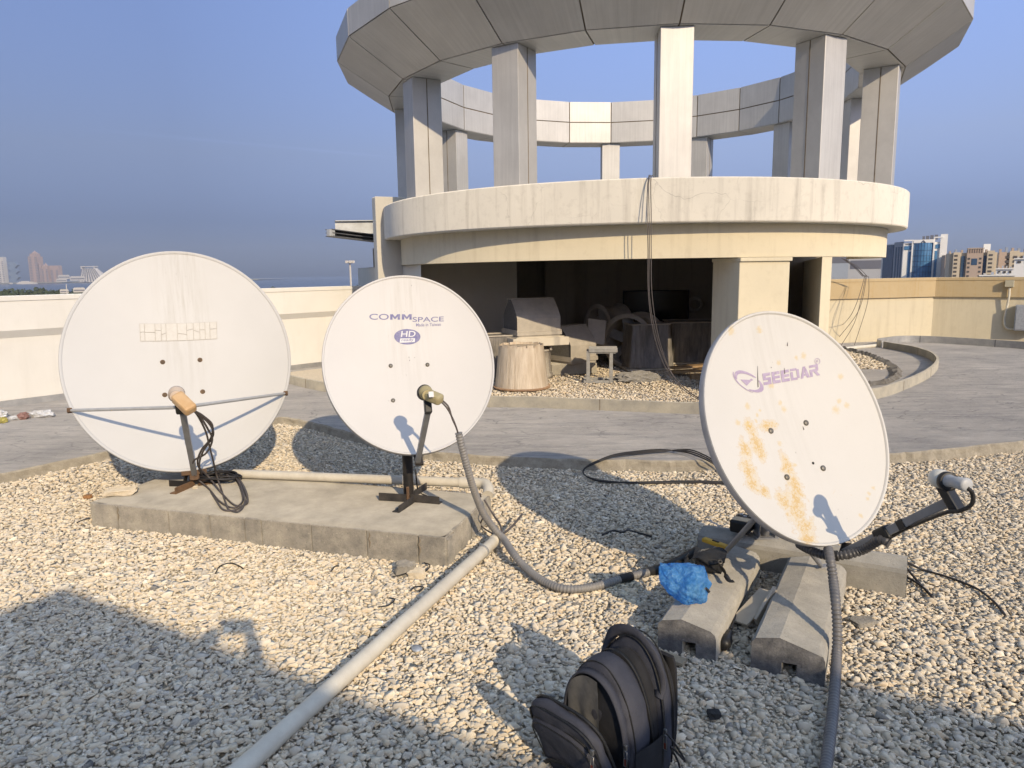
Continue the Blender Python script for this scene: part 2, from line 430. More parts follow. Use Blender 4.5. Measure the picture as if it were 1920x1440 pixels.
tag(stA, 'loose pale crushed limestone gravel covering the roof bed', kind='stuff')

# ================================================================== ROUND PAVILION
D0 = 11.6; AZ0 = R(9.396); TC = V((D0*math.sin(AZ0), D0*math.cos(AZ0), 0)); TB = math.atan2(-TC.y, -TC.x)
def tp(r, th, z): a = TB+R(th); return V((TC.x+r*math.cos(a), TC.y+r*math.sin(a), z))
Rc, TH0, Rm, Hs, Rin, Ro, Ho, Htop, Rb, Hb0, Hb1, Rl, Hl = 3.408, 7.2, 3.666, 4.079, 3.14, 4.354, 4.509, 4.837, 3.805, 2.094, 2.551, 3.572, 1.728
pav = thing('roof_pavilion', (TC.x, TC.y, PZ), 'round cream rooftop pavilion with twelve columns under a faceted ring canopy', 'pavilion')
# floor slab edge / parapet band
def ring(mb, prof, th0, th1, nseg, smooth=True, closed=False, capends=True):
    m = len(prof); vs = []
    for i in range(nseg+(0 if closed else 1)):
        th = th0+(th1-th0)*i/nseg
        for (r, z) in prof: vs.append(tp(r, th, z))
    cnt = nseg if closed else nseg
    tot = nseg if closed else nseg+1
    fs = [[(i % tot)*m+k, (i % tot)*m+(k+1) % m, ((i+1) % tot)*m+(k+1) % m, ((i+1) % tot)*m+k] for i in range(cnt) for k in range(m)]
    mb.add(vs, fs, smooth)
    if not closed and capends: mb.add(vs[:m], [list(range(m))]); mb.add(vs[-m:], [list(range(m))[::-1]])
mb = MB()
for i in range(1):
    pf = [(Rb, Hb0+.012), (Rb+.004, Hb0+.2), (Rb, Hb1-.012), (Rb-.012, Hb1), (Rb-.17, Hb1), (Rb-.18, Hb1-.02), (Rb-.18, 2.36), (.01, 2.36), (.01, Hb0), (Rb-.012, Hb0)]
    ring(mb, pf, -180, 180, 120, False, True)
o = mb.build('parapet_band', mCreamBand, pav)
for p in o.data.polygons: p.use_smooth = False
bm = bmesh.new(); bm.from_mesh(o.data)
for f in bm.faces: f.smooth = abs(f.normal.z) < .3
for e_ in bm.edges:
    if len(e_.link_faces) == 2 and e_.calc_face_angle(0) > .5: e_.smooth = False
bm.to_mesh(o.data); bm.free()
def sharp(o, ang=.5):
    bm = bmesh.new(); bm.from_mesh(o.data)
    for f in bm.faces: f.smooth = True
    for e_ in bm.edges:
        if len(e_.link_faces) == 2 and e_.calc_face_angle(0) > ang: e_.smooth = False
    bm.to_mesh(o.data); bm.free(); return o
mLint = plaster('cream_lintel_paint', (.77, .70, .53), (.38, .31, .19), .3, True)
mb = MB(); ring(mb, [(Rl, Hl), (Rl, Hb0-.002), (Rl-.26, Hb0-.002), (Rl-.26, Hl)], -104, 96, 100)
sharp(mb.build('lintel', mLint, pav))
mb = MB(); ring(mb, [(Rl-.262, 1.93), (Rl-.262, 2.09), (.02, 2.09), (.02, 1.93)], -104, 96, 60)
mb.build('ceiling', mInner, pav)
mb = MB(); mb.box((1.9, 11.3, 1.955), (6.1, 2.9, .05)); mb.build('added_ceiling_panel', mInner, pav)  # added slab over the recess, keeps stray light off its back wall
# columns
def column(th):
    o_ = tp(Rc, th, 0); rd = (o_-V((TC.x, TC.y, 0))).normalized(); tg = V((-rd.y, rd.x, 0)); wT, wR = .345, .40
    mb = MB(); z0, z1 = 2.36, Hs-.002
    mb.box(o_+V((0, 0, (z0+z1)/2)), (wT, wR, z1-z0), tg, rd, .006)
    c_ = mb.build('column', mPanel, pav)
    s_ = MB()
    for sd_ in (1, -1): s_.box(o_+tg*(sd_*(wT/2+.0015))+V((0, 0, (z0+z1)/2)), (.011, .003, z1-z0-.01), rd, tg)
    s_.each('joint_strip', mSeal, c_)
for k in range(12): column(TH0+30*k)
# ring canopy of flat panels with open joints
mb = MB(); bk = MB(); TJ = 7.355
def quad_panel(a, b_, c_, d_, gap=.009, th=.02):
    nrm = (b_-a).cross(d_-a).normalized(); ce = (a+b_+c_+d_)/4
    q = []
    P4 = [a, b_, c_, d_]
    for i, p in enumerate(P4):
        e1 = (P4[(i+1) % 4]-p).normalized(); e0 = (P4[i-1]-p).normalized(); q.append(p+(e1+e0)*gap)
    qi = [p-nrm*th for p in q]
    mb.add(q+qi, [(0, 1, 2, 3), (7, 6, 5, 4), (0, 4, 5, 1), (1, 5, 6, 2), (2, 6, 7, 3), (3, 7, 4, 0)])
prf = [(Rin, Hs), (Rm, Hs), (Ro, Ho), (Ro, Htop), (Rin, Htop), (Rin, (Hs+Htop)/2)]
for k in range(24):
    t0, t1 = TJ+15*k, TJ+15*(k+1)
    for (p, q) in zip(prf, prf[1:]+prf[:1]):
        a, b_, c_, d_ = tp(p[0], t0, p[1]), tp(p[0], t1, p[1]), tp(q[0], t1, q[1]), tp(q[0], t0, q[1])
        ce = (a+b_+c_+d_)/4; mid = tp((Rin+Ro)/2, (t0+t1)/2, (Hs+Htop)/2+.1)
        if (b_-a).cross(d_-a).dot(ce-mid) < 0: a, b_, c_, d_ = b_, a, d_, c_
        quad_panel(a, b_, c_, d_)
ins = .011
rg = mb.build('ring_canopy', mPanel, pav, fix=False)
mb2 = MB()
pf2 = [(Rin+ins, Hs+ins), (Rm-.003, Hs+ins), (Ro-ins, Ho+ins*.6), (Ro-ins, Htop-ins), (Rin+ins, Htop-ins)]
ring(mb2, pf2, TJ, TJ+360, 24, False, True)
mb2.build('joint_sealant', mSeal, rg)
# piers and walls under the band
def wallbox(name, a, b_, t, z0, z1, mat, parent, side=1, bev=0.01):
    a = V(a); b_ = V(b_); d = (b_-a); d.z = 0; l = d.length; d.normalize(); nn = V((d.y, -d.x, 0))
    mb = MB(); mb.box((a+b_)/2*1-nn*(t/2*side)+V((0, 0, (z0+z1)/2-(a.z+b_.z)/2)), (l, t, z1-z0), d, nn, bev)
    return mb.build(name, mat, parent)
def at_r(u, r):      # point of the circle r seen in pixel column u (z = 1.7)
    d = ray(u, 500); d = V((d.x, d.y, 0)).normalized(); tc = V((TC.x, TC.y, 0)); bq = d.dot(tc); cq = tc.dot(tc)-r*r
    return d*(bq-math.sqrt(bq*bq-cq))
pa, pb = at_r(1387, Rl+.02), at_r(1481, Rl+.02)
pier_d = (pb-pa).normalized()
mb = MB(); nn = V((-pier_d.y, pier_d.x, 0)); mid = (pa+pb)/2
pier_n = nn if nn.dot(V((TC.x, TC.y, 0))-mid) > 0 else -nn
mb.box(mid+pier_n*.28+V((0, 0, (Hl-.004)/2)), ((pb-pa).length, .56, Hl-.004), pier_d, pier_n, .008)
mb.box(mid+pier_n*.27+V((0, 0, Hl-.025)), ((pb-pa).length+.02, .60, .04), pier_d, pier_n, .004)
mb.build('pier', mLint, pav)
# right wall pier running back to the outer parapet
r0, r1 = at_r(1541, Rl+.0), at_r(1559.5, Rl-.0)
dd = (V((5.25, 13.0, 0))-r0).normalized(); mb = MB()
wd = (r1-r0).length
sx_ = (r1-r0).normalized()
poly = [r0, r1, r1+dd*5.2+V((.15, 0, 0)), r0+dd*5.2]
mb.prism([(p.x, p.y) for p in poly], .0, Hl-.004); mb.build('pier', mLint, pav)
l0, l1 = at_r(757, Rl-.03), at_r(789, Rl-.03)
mb = MB(); poly = [l0, l1, l1+V((-1.25, 3.2, 0)), l0+V((-1.35, 3.2, 0))]
mb.prism([(p.x, p.y) for p in poly], .0, Hl-.004); mb.build('pier', mFin, pav)
mb = MB(); BY = 12.75
mb.box((1.6, BY+.1, 1.0), (8.0, .2, 2.1)); mb.box((at(1048, 560, BY).x, BY-.14, 1.0), (.5, .28, 2.1)); mb.box((.9, BY-.05, 1.86), (4.2, .1, .14))
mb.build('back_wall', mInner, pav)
# stepped fin wall on the left
f0 = at(706, 440, 10.55); fd = V((.92, .39, 0)).normalized(); fn = V((.39, -.92, 0)).normalized()
ztop = at(712, 368, 10.55).z
mb = MB(); mb.box(V((f0.x, f0.y, 0))+fd*1.1-fn*.11+V((0, 0, ztop/2)), (2.2, .22, ztop), fd, fn, .012)
fin = mb.build('fin_wall', mFin, pav)
# ================================================================== KERB STRIP, PAVILION GRAVEL
mKerb = concrete('pale_render_kerb', (.33, .31, .265), (.52, .475, .375), .3, .4, 4)
mFlash = simple('dull_metal_flashing', (.34, .34, .335), (.46, .45, .43), .55, 7, .2, 30, .35)
kpx = [(905, 762), (925, 763), (1000, 764), (1100, 768), (1200, 772), (1310, 776), (1420, 775), (1530, 766), (1645, 747), (1700, 728), (1740, 708), (1757, 688), (1745, 674), (1715, 663), (1672, 655), (1646, 650)]
kp = [gp(u, v, PZ) for u, v in kpx]
kp = [V((-3.6, 10.6, PZ)), V((-2.4, 9.3, PZ)), V((-1.3, 8.65, PZ))]+kp
kp2 = [gp(1655, 646, PZ), gp(1690, 642, PZ), gp(1745, 643, PZ), gp(1830, 648, PZ), gp(1925, 655, PZ), gp(2150, 676, PZ)]
kall = resample(spline(kp+kp2, 10), .06)
def strip(mb, pts, t, z0, z1):
    n = len(pts); vs = []
    for i, p in enumerate(pts):
        d = (pts[min(i+1, n-1)]-pts[max(i-1, 0)]); d.z = 0; d.normalize(); nr = V((d.y, -d.x, 0))*(t/2)
        wob = noise.noise(V((p.x*2, p.y*2, 0)))*.006
        for (s_, z) in ((1, z0), (1, z1+wob), (-1, z1+wob), (-1, z0)): vs.append(V((p.x, p.y, z))+nr*s_)
    mb.add(vs, [(i*4+k, i*4+(k+1) % 4, (i+1)*4+(k+1) % 4, (i+1)*4+k) for i in range(n-1) for k in range(4)])
    mb.add(vs[:4], [(0, 1, 2, 3)]); mb.add(vs[-4:], [(3, 2, 1, 0)])
nk = len(kall); icut = min(range(nk), key=lambda i: (kall[i]-gp(1660, 652, PZ)).length)
mb = MB(); strip(mb, kall[:icut], .035, PZ-.005, PZ+.125)
kb = mb.build('curved_kerb', mKerb); tag(kb, 'low curved rendered kerb strip winding in front of the pavilion', 'kerb')
jb = MB()
for i in range(20, icut, 24):
    p = kall[i]; d = (kall[i+1]-kall[i-1]).normalized(); jb.box(p+V((0, 0, .062)), (.008, .041, .124), d)
jb.each('joint', mSeal, kb)
mb = MB(); strip(mb, kall[icut:], .03, PZ-.005, PZ+.135)
kb2 = mb.build('metal_flashing', mFlash); tag(kb2, 'grey sheet metal flashing strip along the foot of the right parapet wall', 'flashing')
jb = MB()
for i in range(6, nk-icut, 22):
    p = kall[icut+i]; d = (kall[min(nk-1, icut+i+1)]-kall[icut+i-1]).normalized(); jb.box(p+V((0, 0, .0665)), (.012, .036, .137), d)
jb.each('seam', simple('dark_seam', (.1, .1, .1)), kb2)

GZ = PZ+.10
bedp = [p for p in kall[:icut] if p.x < 3.25]
hullL = [V((p.x, p.y+.02, 0)) for p in bedp]
fill = [(p.x, p.y) for p in hullL]+[(3.7, 8.6), (5.0, 12.6), (-1.6, 12.6), (-3.3, 11.0)]
mb = MB(); mb.add([V((x, y, GZ-.035)) for x, y in fill], [list(range(len(fill)))])
tag(mb.build('pavilion_gravel_bed', mBed, loc=(0, 0, 0)), 'dusty ground under the pavilion gravel', kind='structure')
kx = np.array([p.x for p in bedp]); ky = np.array([p.y for p in bedp]); oo = np.argsort(kx)
x, y = scatter(-1.6, 4.6, 7.7, 12.2, .030)
k = (y > np.interp(x, kx[oo], ky[oo])+.02) & (x < 3.3+(y-8.3)*.3)
x, y = x[k], y[k]; z = np.full(len(x), GZ-.02)+nrg.uniform(-.01, .012, len(x))+.03*np.exp(-((x-1.95)**2+(y-9.4)**2)/.25)
tag(stones('pavilion_gravel', np.stack([x, y, z], 1), np.clip(nrg.lognormal(math.log(.016), .28, len(x)), .009, .035), mStone), 'pale gravel spread under the pavilion', kind='stuff')
# heap of grey rubble
mRub = concrete('grey_rubble', (.22, .21, .19), (.38, .36, .32), .6, 1.0, 20)
mb = MB(); hc = gp(1195, 712, GZ)
bm = bmesh.new(); bmesh.ops.create_icosphere(bm, subdivisions=4, radius=1); bm.verts.index_update()
mb.add([hc+V((v.co.x*.34, v.co.y*.25, max(0, v.co.z)*.11))*(1+.25*noise.noise(v.co*4)+.12*noise.noise(v.co*11)) for v in bm.verts], [[v.index for v in f.verts] for f in bm.faces], False); bm.free()
tag(mb.build('rubble_heap', mRub), 'small grey heap of rubble on the pavilion gravel behind the empty metal frame', 'rubble')
# broken pit on the right, inside the kerb
pit = [gp(u, v, PZ+.004) for u, v in [(1560, 652), (1600, 660), (1640, 672), (1672, 688), (1680, 702), (1664, 716), (1630, 722), (1585, 735), (1540, 735)]]
mPit = concrete('broken_screed', (.10, .095, .085), (.26, .24, .21), .5, 1.0, 14)
mb = MB(); pn = len(pit); rim = []
ppp = resample(spline(pit, 8), .04)
vs = []
for i, p in enumerate(ppp):
    j = .035*noise.noise(V((p.x*9, p.y*9, 0))); ce = V((5.0, 11.2, 0)); d = (V((p.x, p.y, 0))-ce).normalized()
    vs += [p+d*(.09+j), p+d*(.02+j*.5)+V((0, 0, .055+j)), p-d*(.05-j)+V((0, 0, .03)), p-d*.11+V((0, 0, -.003))]
mb.add(vs, [(i*4+k, i*4+k+1, (i+1)*4+k+1, (i+1)*4+k) for i in range(len(ppp)-1) for k in range(3)])
tag(mb.build('broken_screed_edge', mPit), 'jagged broken lip of screed around a dug-out patch inside the curved kerb', 'broken edge')
px_, py_ = scatter(4.2, 6.6, 9.9, 13.4, .05)
from mathutils.geometry import intersect_point_tri_2d
def inpoly(x, y, poly):
    c = False; n = len(poly); j = n-1
    for i in range(n):
        if ((poly[i].y > y) != (poly[j].y > y)) and (x < (poly[j].x-poly[i].x)*(y-poly[i].y)/(poly[j].y-poly[i].y)+poly[i].x): c = not c
        j = i
    return c
k = np.array([inpoly(a, b_, pit) and b_ > 10.7 for a, b_ in zip(px_, py_)])
tag(stones('rubble_stones', np.stack([px_[k], py_[k], np.full(k.sum(), PZ+.01)], 1), nrg.uniform(.012, .045, k.sum()), mStone), 'loose stones in the dug-out patch of deck', kind='stuff')

# ================================================================== PARAPET WALLS
def parapet(name, label, pts, ztop, zmid, mlow, mup, side, over=.055, t=.24, cham=0.):
    """pts: foot line (inner face); side=+1 if the inner face is to the right of the walking direction"""
    P = [V((p[0], p[1], 0)) for p in pts]; n = len(P)
    root = thing(name, (P[n//2].x, P[n//2].y, PZ), label, 'parapet wall')
    def off(i, d):
        ns = []
        if i > 0: e_ = (P[i]-P[i-1]).normalized(); ns.append(V((e_.y, -e_.x, 0)))
        if i < n-1: e_ = (P[i+1]-P[i]).normalized(); ns.append(V((e_.y, -e_.x, 0)))
        m = sum(ns, V((0, 0, 0))).normalized(); return P[i]+m*(d/max(.3, m.dot(ns[0])))
    def run(nm, d0, d1, z0, z1, mat):
        mb = MB(); vs = []
        for i in range(n):
            a = off(i, d0*side); b_ = off(i, d1*side)
            vs += [V((a.x, a.y, z0)), V((a.x, a.y, z1)), V((b_.x, b_.y, z1)), V((b_.x, b_.y, z0))]
        mb.add(vs, [(i*4+k, i*4+(k+1) % 4, (i+1)*4+(k+1) % 4, (i+1)*4+k) for i in range(n-1) for k in range(4)])
        mb.add(vs[:4], [(0, 1, 2, 3)]); mb.add(vs[-4:], [(3, 2, 1, 0)])
        return mb.build(nm, mat, root)
    run('lower_wall', 0, -t, -.0, zmid-cham, mlow)
    if cham:
        mb = MB(); vs = []
        for i in range(n):
            a, b_, c_ = off(i, over*side), off(i, 0.0), off(i, -t*side)
            vs += [V((a.x, a.y, zmid)), V((b_.x, b_.y, zmid-cham)), V((c_.x, c_.y, zmid-cham)), V((c_.x, c_.y, zmid))]
        mb.add(vs, [(i*4+k, i*4+(k+1) % 4, (i+1)*4+(k+1) % 4, (i+1)*4+k) for i in range(n-1) for k in range(4)]); mb.build('sloped_ledge', mup, root)
    run('upper_band', over, -t-.02, zmid, ztop-.055, mup)
    run('coping', over+.012, -t-.035, ztop-.055, ztop, mup)
    return root
LW = [(-10.2, 3.9), (-6.21, 8.56), (-5.04, 9.98), (-3.64, 11.66), (-1.2, 14.5), (1.5, 17.6)]
LW = [(a-.0, b_) for a, b_ in LW]
ztL = at(0, 556, LW[1][1]+.02).z; zmL = at(0, 621, LW[1][1]).z
parapet('parapet_wall', 'long white parapet wall behind the two left dishes', LW, ztL, zmL, mWhiteWall, mWhiteWall, 1, over=.10, cham=.095)
mb = MB()
sk = [V((a+.03, b_-.03, PZ)) for a, b_ in LW]; strip(mb, resample(sk, .3), .05, PZ-.003, PZ+.07)
tag(mb.build('wall_flashing', mFlash), 'grey bitumen flashing upstand along the foot of the white parapet wall', 'flashing')
RW = [(4.3, 14.0), (6.76, 14.58), (8.85, 15.08), (10.1, 14.07), (13.5, 11.3)]
ztR = at(1745, 520.5, 15.08).z; zmR = at(1745, 556, 15.08).z
parapet('parapet_wall', 'cream parapet wall with an ochre stained upper band right of the pavilion', RW, ztR, zmR, mLint, mTan, 1)

# junction box, conduit and panel on the right wall
wdr = (V((10.1, 14.07, 0))-V((8.85, 15.08, 0))).normalized(); wnr = V((wdr.y, -wdr.x, 0))
if wnr.y > 0: wnr = -wnr
def onwall(u, v, o=0.):
    d = ray(u, v); p0 = V((8.85, 15.08, 0))+wnr*o; t = (p0-CAM).dot(wnr)/d.dot(wnr); return CAM+d*t
mPVC = simple('white_pvc', (.74, .70, .58), (.62, .57, .45), .45, 8, .1)
mBoxG = simple('beige_plastic', (.50, .46, .33), (.42, .38, .27), .55, 10)
mGal = simple('galvanised_steel', (.36, .38, .40), (.50, .52, .54), .45, 30, .1, 40, .4)
p = onwall(1893, 532, .11); mb = MB(); mb.box(p, (.15, .10, .13), wdr, wnr, .008)
jbx = thing('junction_box', p-V((0, 0, .07)), 'beige junction box on the ochre band of the right parapet wall', 'junction box')
mb.build('case', mBoxG, jbx); mb = MB(); mb.box(p+wnr*.054, (.14, .01, .12), wdr, wnr, .003); mb.build('cover', mBoxG, jbx)
pts = [onwall(1893, 540, .10), onwall(1892, 556, .10), onwall(1886, 585, .06), onwall(1883, 600, .045), onwall(1885, 612, .045), onwall(1893, 617, .045), onwall(1915, 617.5, .045)]
mb = MB(); mb.tube(spline(pts, 6), .021, 10)
tag(mb.build('conduit_pipe', mPVC), 'white conduit bending from the beige junction box to the grey electrical box', 'conduit')
p = onwall(1930, 596, .12); mb = MB(); mb.box(p, (.46, .18, .50), wdr, wnr, .008)
eb = thing('electrical_box', p-V((0, 0, .25)), 'grey galvanised electrical box on the right parapet wall cut by the frame edge', 'electrical box')
mb.build('case', mGal, eb); mb = MB(); mb.box(p+wnr*.094, (.42, .012, .46), wdr, wnr, .003); mb.build('door', mGal, eb)
# thin cables over the right wall
mCab = simple('black_cable', (.018, .017, .016), (.035, .03, .028), .5, 20, spec=.4)
mCabG = simple('grey_brown_cable', (.075, .065, .06), (.12, .10, .09), .55, 20)
def cable(name, label, pts, r, mat=None, n=10, seg=8, cat='cable', group=None):
    mb = MB(); mb.tube(spline(pts, n), r, seg); return tag(mb.build(name, mat or mCab), label, cat, group)
def y0(u, v, yy): return at(u, v, yy)
ends = [((1560, 630), 10.8), ((1568, 641), 10.9), (1580, 645), (1601, 648)]
ey0 = [(1556, 630), (1566, 641), (1577, 648), (1602, 647)]
tops = [(1620, 523), (1624, 523), (1622, 524), (1629, 524)]
mids = [(1596, 590), (1609, 584), (1604, 600), (1626, 570)]
lab = ['outermost thin cable hanging down the right parapet wall', 'second thin cable hanging down the right parapet wall beside the outermost', 'third thin cable hanging down the right parapet wall in the bunch', 'thin cable curving down the right parapet wall nearest the wall corner']
for i in range(4):
    st = at(1578+i*3, 484+i, 13.6); w0 = at(tops[i][0]-4, 517, 14.1); w1 = at(tops[i][0], tops[i][1], 14.08)
    cable('hanging_cable', lab[i], [st, st.lerp(w0, .55)+V((0, 0, .03)), w0, w1, at(*mids[i], 13.95), gp(*ey0[i], PZ+.01)], .005, mCabG, group='cables over the right parapet wall')
mb = MB(); mb.tube([gp(1585, 654, PZ+.03), gp(1642, 648, PZ+.03)], .035, 10)
tag(mb.build('white_pipe', mPVC), 'short white pipe lying at the foot of the cream parapet wall', 'pipe')

# ================================================================== STEEL RAILS LEFT OF THE PAVILION
mSteelP = simple('pale_painted_steel', (.52, .54, .55), (.40, .41, .41), .5, 6, .1, 40, .2)
mSteelD = simple('dark_steel', (.12, .125, .14), (.20, .20, .21), .5, 6, .1, 40, .3)
YR = 11.6
a0 = at(625, 413, YR); a1 = at(712, 412, YR+.25); b0 = at(625, 438, YR)
rl = thing('steel_rail', a0, 'steel lifting rail with a dark lower channel sticking out left of the pavilion', 'steel rail')
rd_ = (a1-a0).normalized(); hh = (a0.z-b0.z)
mb = MB(); mb.box((a0+a1)/2+V((0, .1, -hh/2)), ((a1-a0).length, .016, hh), rd_); mb.box((a0+a1)/2+V((0, .1, -.006)), ((a1-a0).length, .13, .012), rd_, None, 0); mb.box((a0+a1)/2+V((0, .1, -hh+.0)), ((a1-a0).length, .13, .012), rd_)
mb.build('upper_beam', mSteelP, rl)
c0 = at(617, 434, YR-.5); c1 = at(712, 446, YR+.3); cd = (c1-c0).normalized(); mb = MB()
for dz in (.05, -.05): mb.box((c0+c1)/2+V((0, 0, dz-.02)), ((c1-c0).length, .18, .012), cd)
mb.box((c0+c1)/2+V((0, .085, -.02)), ((c1-c0).length, .012, .11), cd); mb.box((c0+c1)/2+V((0, 0, -.02)), ((c1-c0).length, .17, .012), cd)
mb.build('lower_channel', mSteelD, rl)
mb = MB(); mb.box(c0+cd*.05+V((0, -.06, -.02)), (.1, .08, .10), cd, None, .006); mb.build('end_clamp', mSteelP, rl)

# ================================================================== THINGS STORED UNDER THE PAVILION
mDustM = simple('dusty_grey_sheet_metal', (.54, .49, .41), (.42, .385, .325), .7, 7, .1, 40, .1)
mDustL = simple('dusty_cream_sheet_metal', (.70, .64, .52), (.60, .54, .43), .7, 5, .1, 40)
mMesh = simple('dark_wire_mesh', (.09, .087, .08), (.18, .17, .155), .8, 60, .5, 160)
b = NB('dusty_shrink_wrap'); wv = b.noise(1, 6, .7, (26, 26, 1.4)); cw = b.mix(b.ramp(wv, .35, .7), (.50, .40, .28), (.72, .62, .48)); b.bump(wv, .8, .02)
mWrap = b.done(cw, .38, 0, .5)
b = NB('clear_dusty_wrap'); wv = b.noise(1, 6, .7, (14, 14, 2.)); cw = b.mix(b.ramp(wv, .4, .75), (.16, .15, .135), (.42, .38, .32)); b.bump(wv, .8, .02)
mWrapD = b.done(cw, .3, 0, .5)
mWoodP = simple('raw_timber', (.45, .31, .17), (.34, .22, .11), .75, 14, .3, 50)
def hood(name, label, org_, ax, W, Dp, Hh, face, side, base=None, group=None):
    """curved-roof ventilator hood; ax = width axis"""
    ax = V(ax).normalized(); ay = V((-ax.y, ax.x, 0)); o = V(org_); root = thing(name, o, label, 'ventilator hood', group)
    mb = MB(); prof = []
    for i in range(11):       # curved cover profile over depth
        t = i/10; prof.append((-Dp/2+(0 if t < .42 else (Dp*.40)*((t-.42)/.58)**1.25), .08+Hh*t))
    back = [(-p[0], p[1]) for p in prof[::-1]]
    full = prof+back; n_ = len(full)
    vs = [o-ax*W/2+ay*p[0]+V((0, 0, p[1])) for p in full]+[o+ax*W/2+ay*p[0]+V((0, 0, p[1])) for p in full]
    mb.add(vs, [(i, i+1, n_+i+1, n_+i) for i in range(n_-1)], False)
    mb.build('cover', face, root)
    mb = MB(); ins_ = .012
    for s_, q in ((1, vs[:n_]), (-1, vs[n_:])): mb.add([p+ax*(ins_*s_) for p in q], [list(range(n_))])
    mb.each('side_mesh', side, root)
    mb = MB(); mb.box(o+V((0, 0, .055)), (W+.02, Dp+.06, .05), ax, ay, .004); mb.box(o+V((0, 0, .015)), (W-.02, Dp+.02, .03), ax, ay, .004)
    for s_ in (-1, 1): mb.box(o+ax*(s_*(W/2+.002))+V((0, 0, .09)), (.012, Dp+.03, .02), ax, ay)
    mb.each('base_frame', face, root)
    mb = MB(); mb.box(o+V((0, 0, .08+Hh)), (W+.02, Dp*.26, .012), ax, ay, .003); mb.build('ridge', face, root)
    if base:
        mb = MB(); mb.box(o+V((0, 0, -.055)), (base[0], base[1], .11), ax, ay, .006); mb.box(o+V((0, 0, .002)), (W+.06, Dp+.1, .02), ax, ay, .003)
        mb.build('curb', mDustL, root)
    return root
# hood on its white curb, standing behind the wrapped cone
hp = at(996, 632, 9.85); 
stand = thing('wrapped_fan', (hp.x, hp.y, GZ), 'plastic wrapped cylindrical fan casing under the ventilator hood, behind the cone', 'fan casing')
mb = MB(); hz = hp.z-.085-GZ-.06
mb.lathe([(.02, 0), (.30, 0), (.30, .05), (.27, .07), (.27, hz-.03), (.30, hz-.02), (.30, hz), (.02, hz)], (hp.x, hp.y, GZ-.01), seg=28)
mb.build('casing', mDustM, stand)
mb = MB()
for sx in (-.26, .26):
    for sy in (-.2, .2): mb.box((hp.x+sx, hp.y+sy, hp.z-.125), (.03, .03, .07))
mb.each('bracket', mDustM, stand)
hood('ventilator_hood', 'grey ventilator hood on a cream curb stacked above the wrapped cone', (hp.x, hp.y, hp.z+.02), (.945, .33, 0), .62, .60, .43, mDustM, mMesh, (.80, .78))
# wrapped cone
cpos = gp(979, 733, GZ); cpos = V((cpos.x, cpos.y+.3, GZ))
cone = thing('wrapped_cone', cpos, 'beige plastic wrapped ventilator cone at the front of the pavilion gravel', 'ventilator cone')
mb = MB(); bmv = []; sg = 48; rows = 14; Hc = at(980, 655, cpos.y-.2).z-GZ
for j in range(rows+1):
    t = j/rows
    for k in range(sg):
        a = 2*math.pi*k/sg; r = (.335-.055*t)*(1+.012*noise.noise(V((math.cos(a)*7, math.sin(a)*7, t*.7)))+.006*math.sin(k*2.6)*(1-t*.6))
        bmv.append(cpos+V((r*math.cos(a), r*math.sin(a), .02+t*Hc)))
mb.add(bmv, [(j*sg+k, j*sg+(k+1) % sg, (j+1)*sg+(k+1) % sg, (j+1)*sg+k) for j in range(rows) for k in range(sg)], True); mb.add(bmv[-sg:], [list(range(sg))])
mb.build('wrap', mWrap, cone)
mb = MB(); mb.lathe([(.30, 0), (.355, 0), (.36, .012), (.355, .024), (.30, .024)], cpos, seg=40); mb.build('flange', simple('rust_brown_flange', (.36, .23, .13), (.25, .16, .10), .8, 12), cone)
mb = MB()
for k in range(16):
    a = 2*math.pi*k/16; rr = .27; w_ = .05+.02*rnd.random()
    p = cpos+V((rr*math.cos(a), rr*math.sin(a), Hc+.015)); mb.box(p, (w_*1.6, .012, .05+.03*rnd.random()), (-math.sin(a), math.cos(a), rnd.uniform(-.2, .2)))
mb.build('loose_film', mWrap, cone)
# second hood behind right, on block
h2 = gp(1105, 702, GZ); h2 = V((h2.x-.24, h2.y+.05, GZ))
hz2 = at(1100, 683, h2.y-.1).z
mb = MB(); mb.box(V((h2.x-.02, h2.y+.25, GZ+(hz2-GZ)/2)), (.66, .55, hz2-GZ), (.97, .2, 0), None, .01)
tag(mb.build('concrete_block', mKerb), 'cream block under the tilted dark ventilator hood', 'block')
hood('ventilator_hood', 'ventilator hood with a dark mesh side standing right of the stacked hood', (h2.x-.0, h2.y+.25, hz2+.0), (.80, .60, 0), .48, .56, .44, mDustM, mMesh)
# tilted panel
pp = at(1118, 622, 10.3); mb = MB(); mb.box(pp, (.26, .03, .36), (.97, .1, -.15), (.1, -.95, .3), .004)
tag(mb.build('tilted_panel', mDustM), 'grey sheet panel leaning in front of the fans', 'panel')
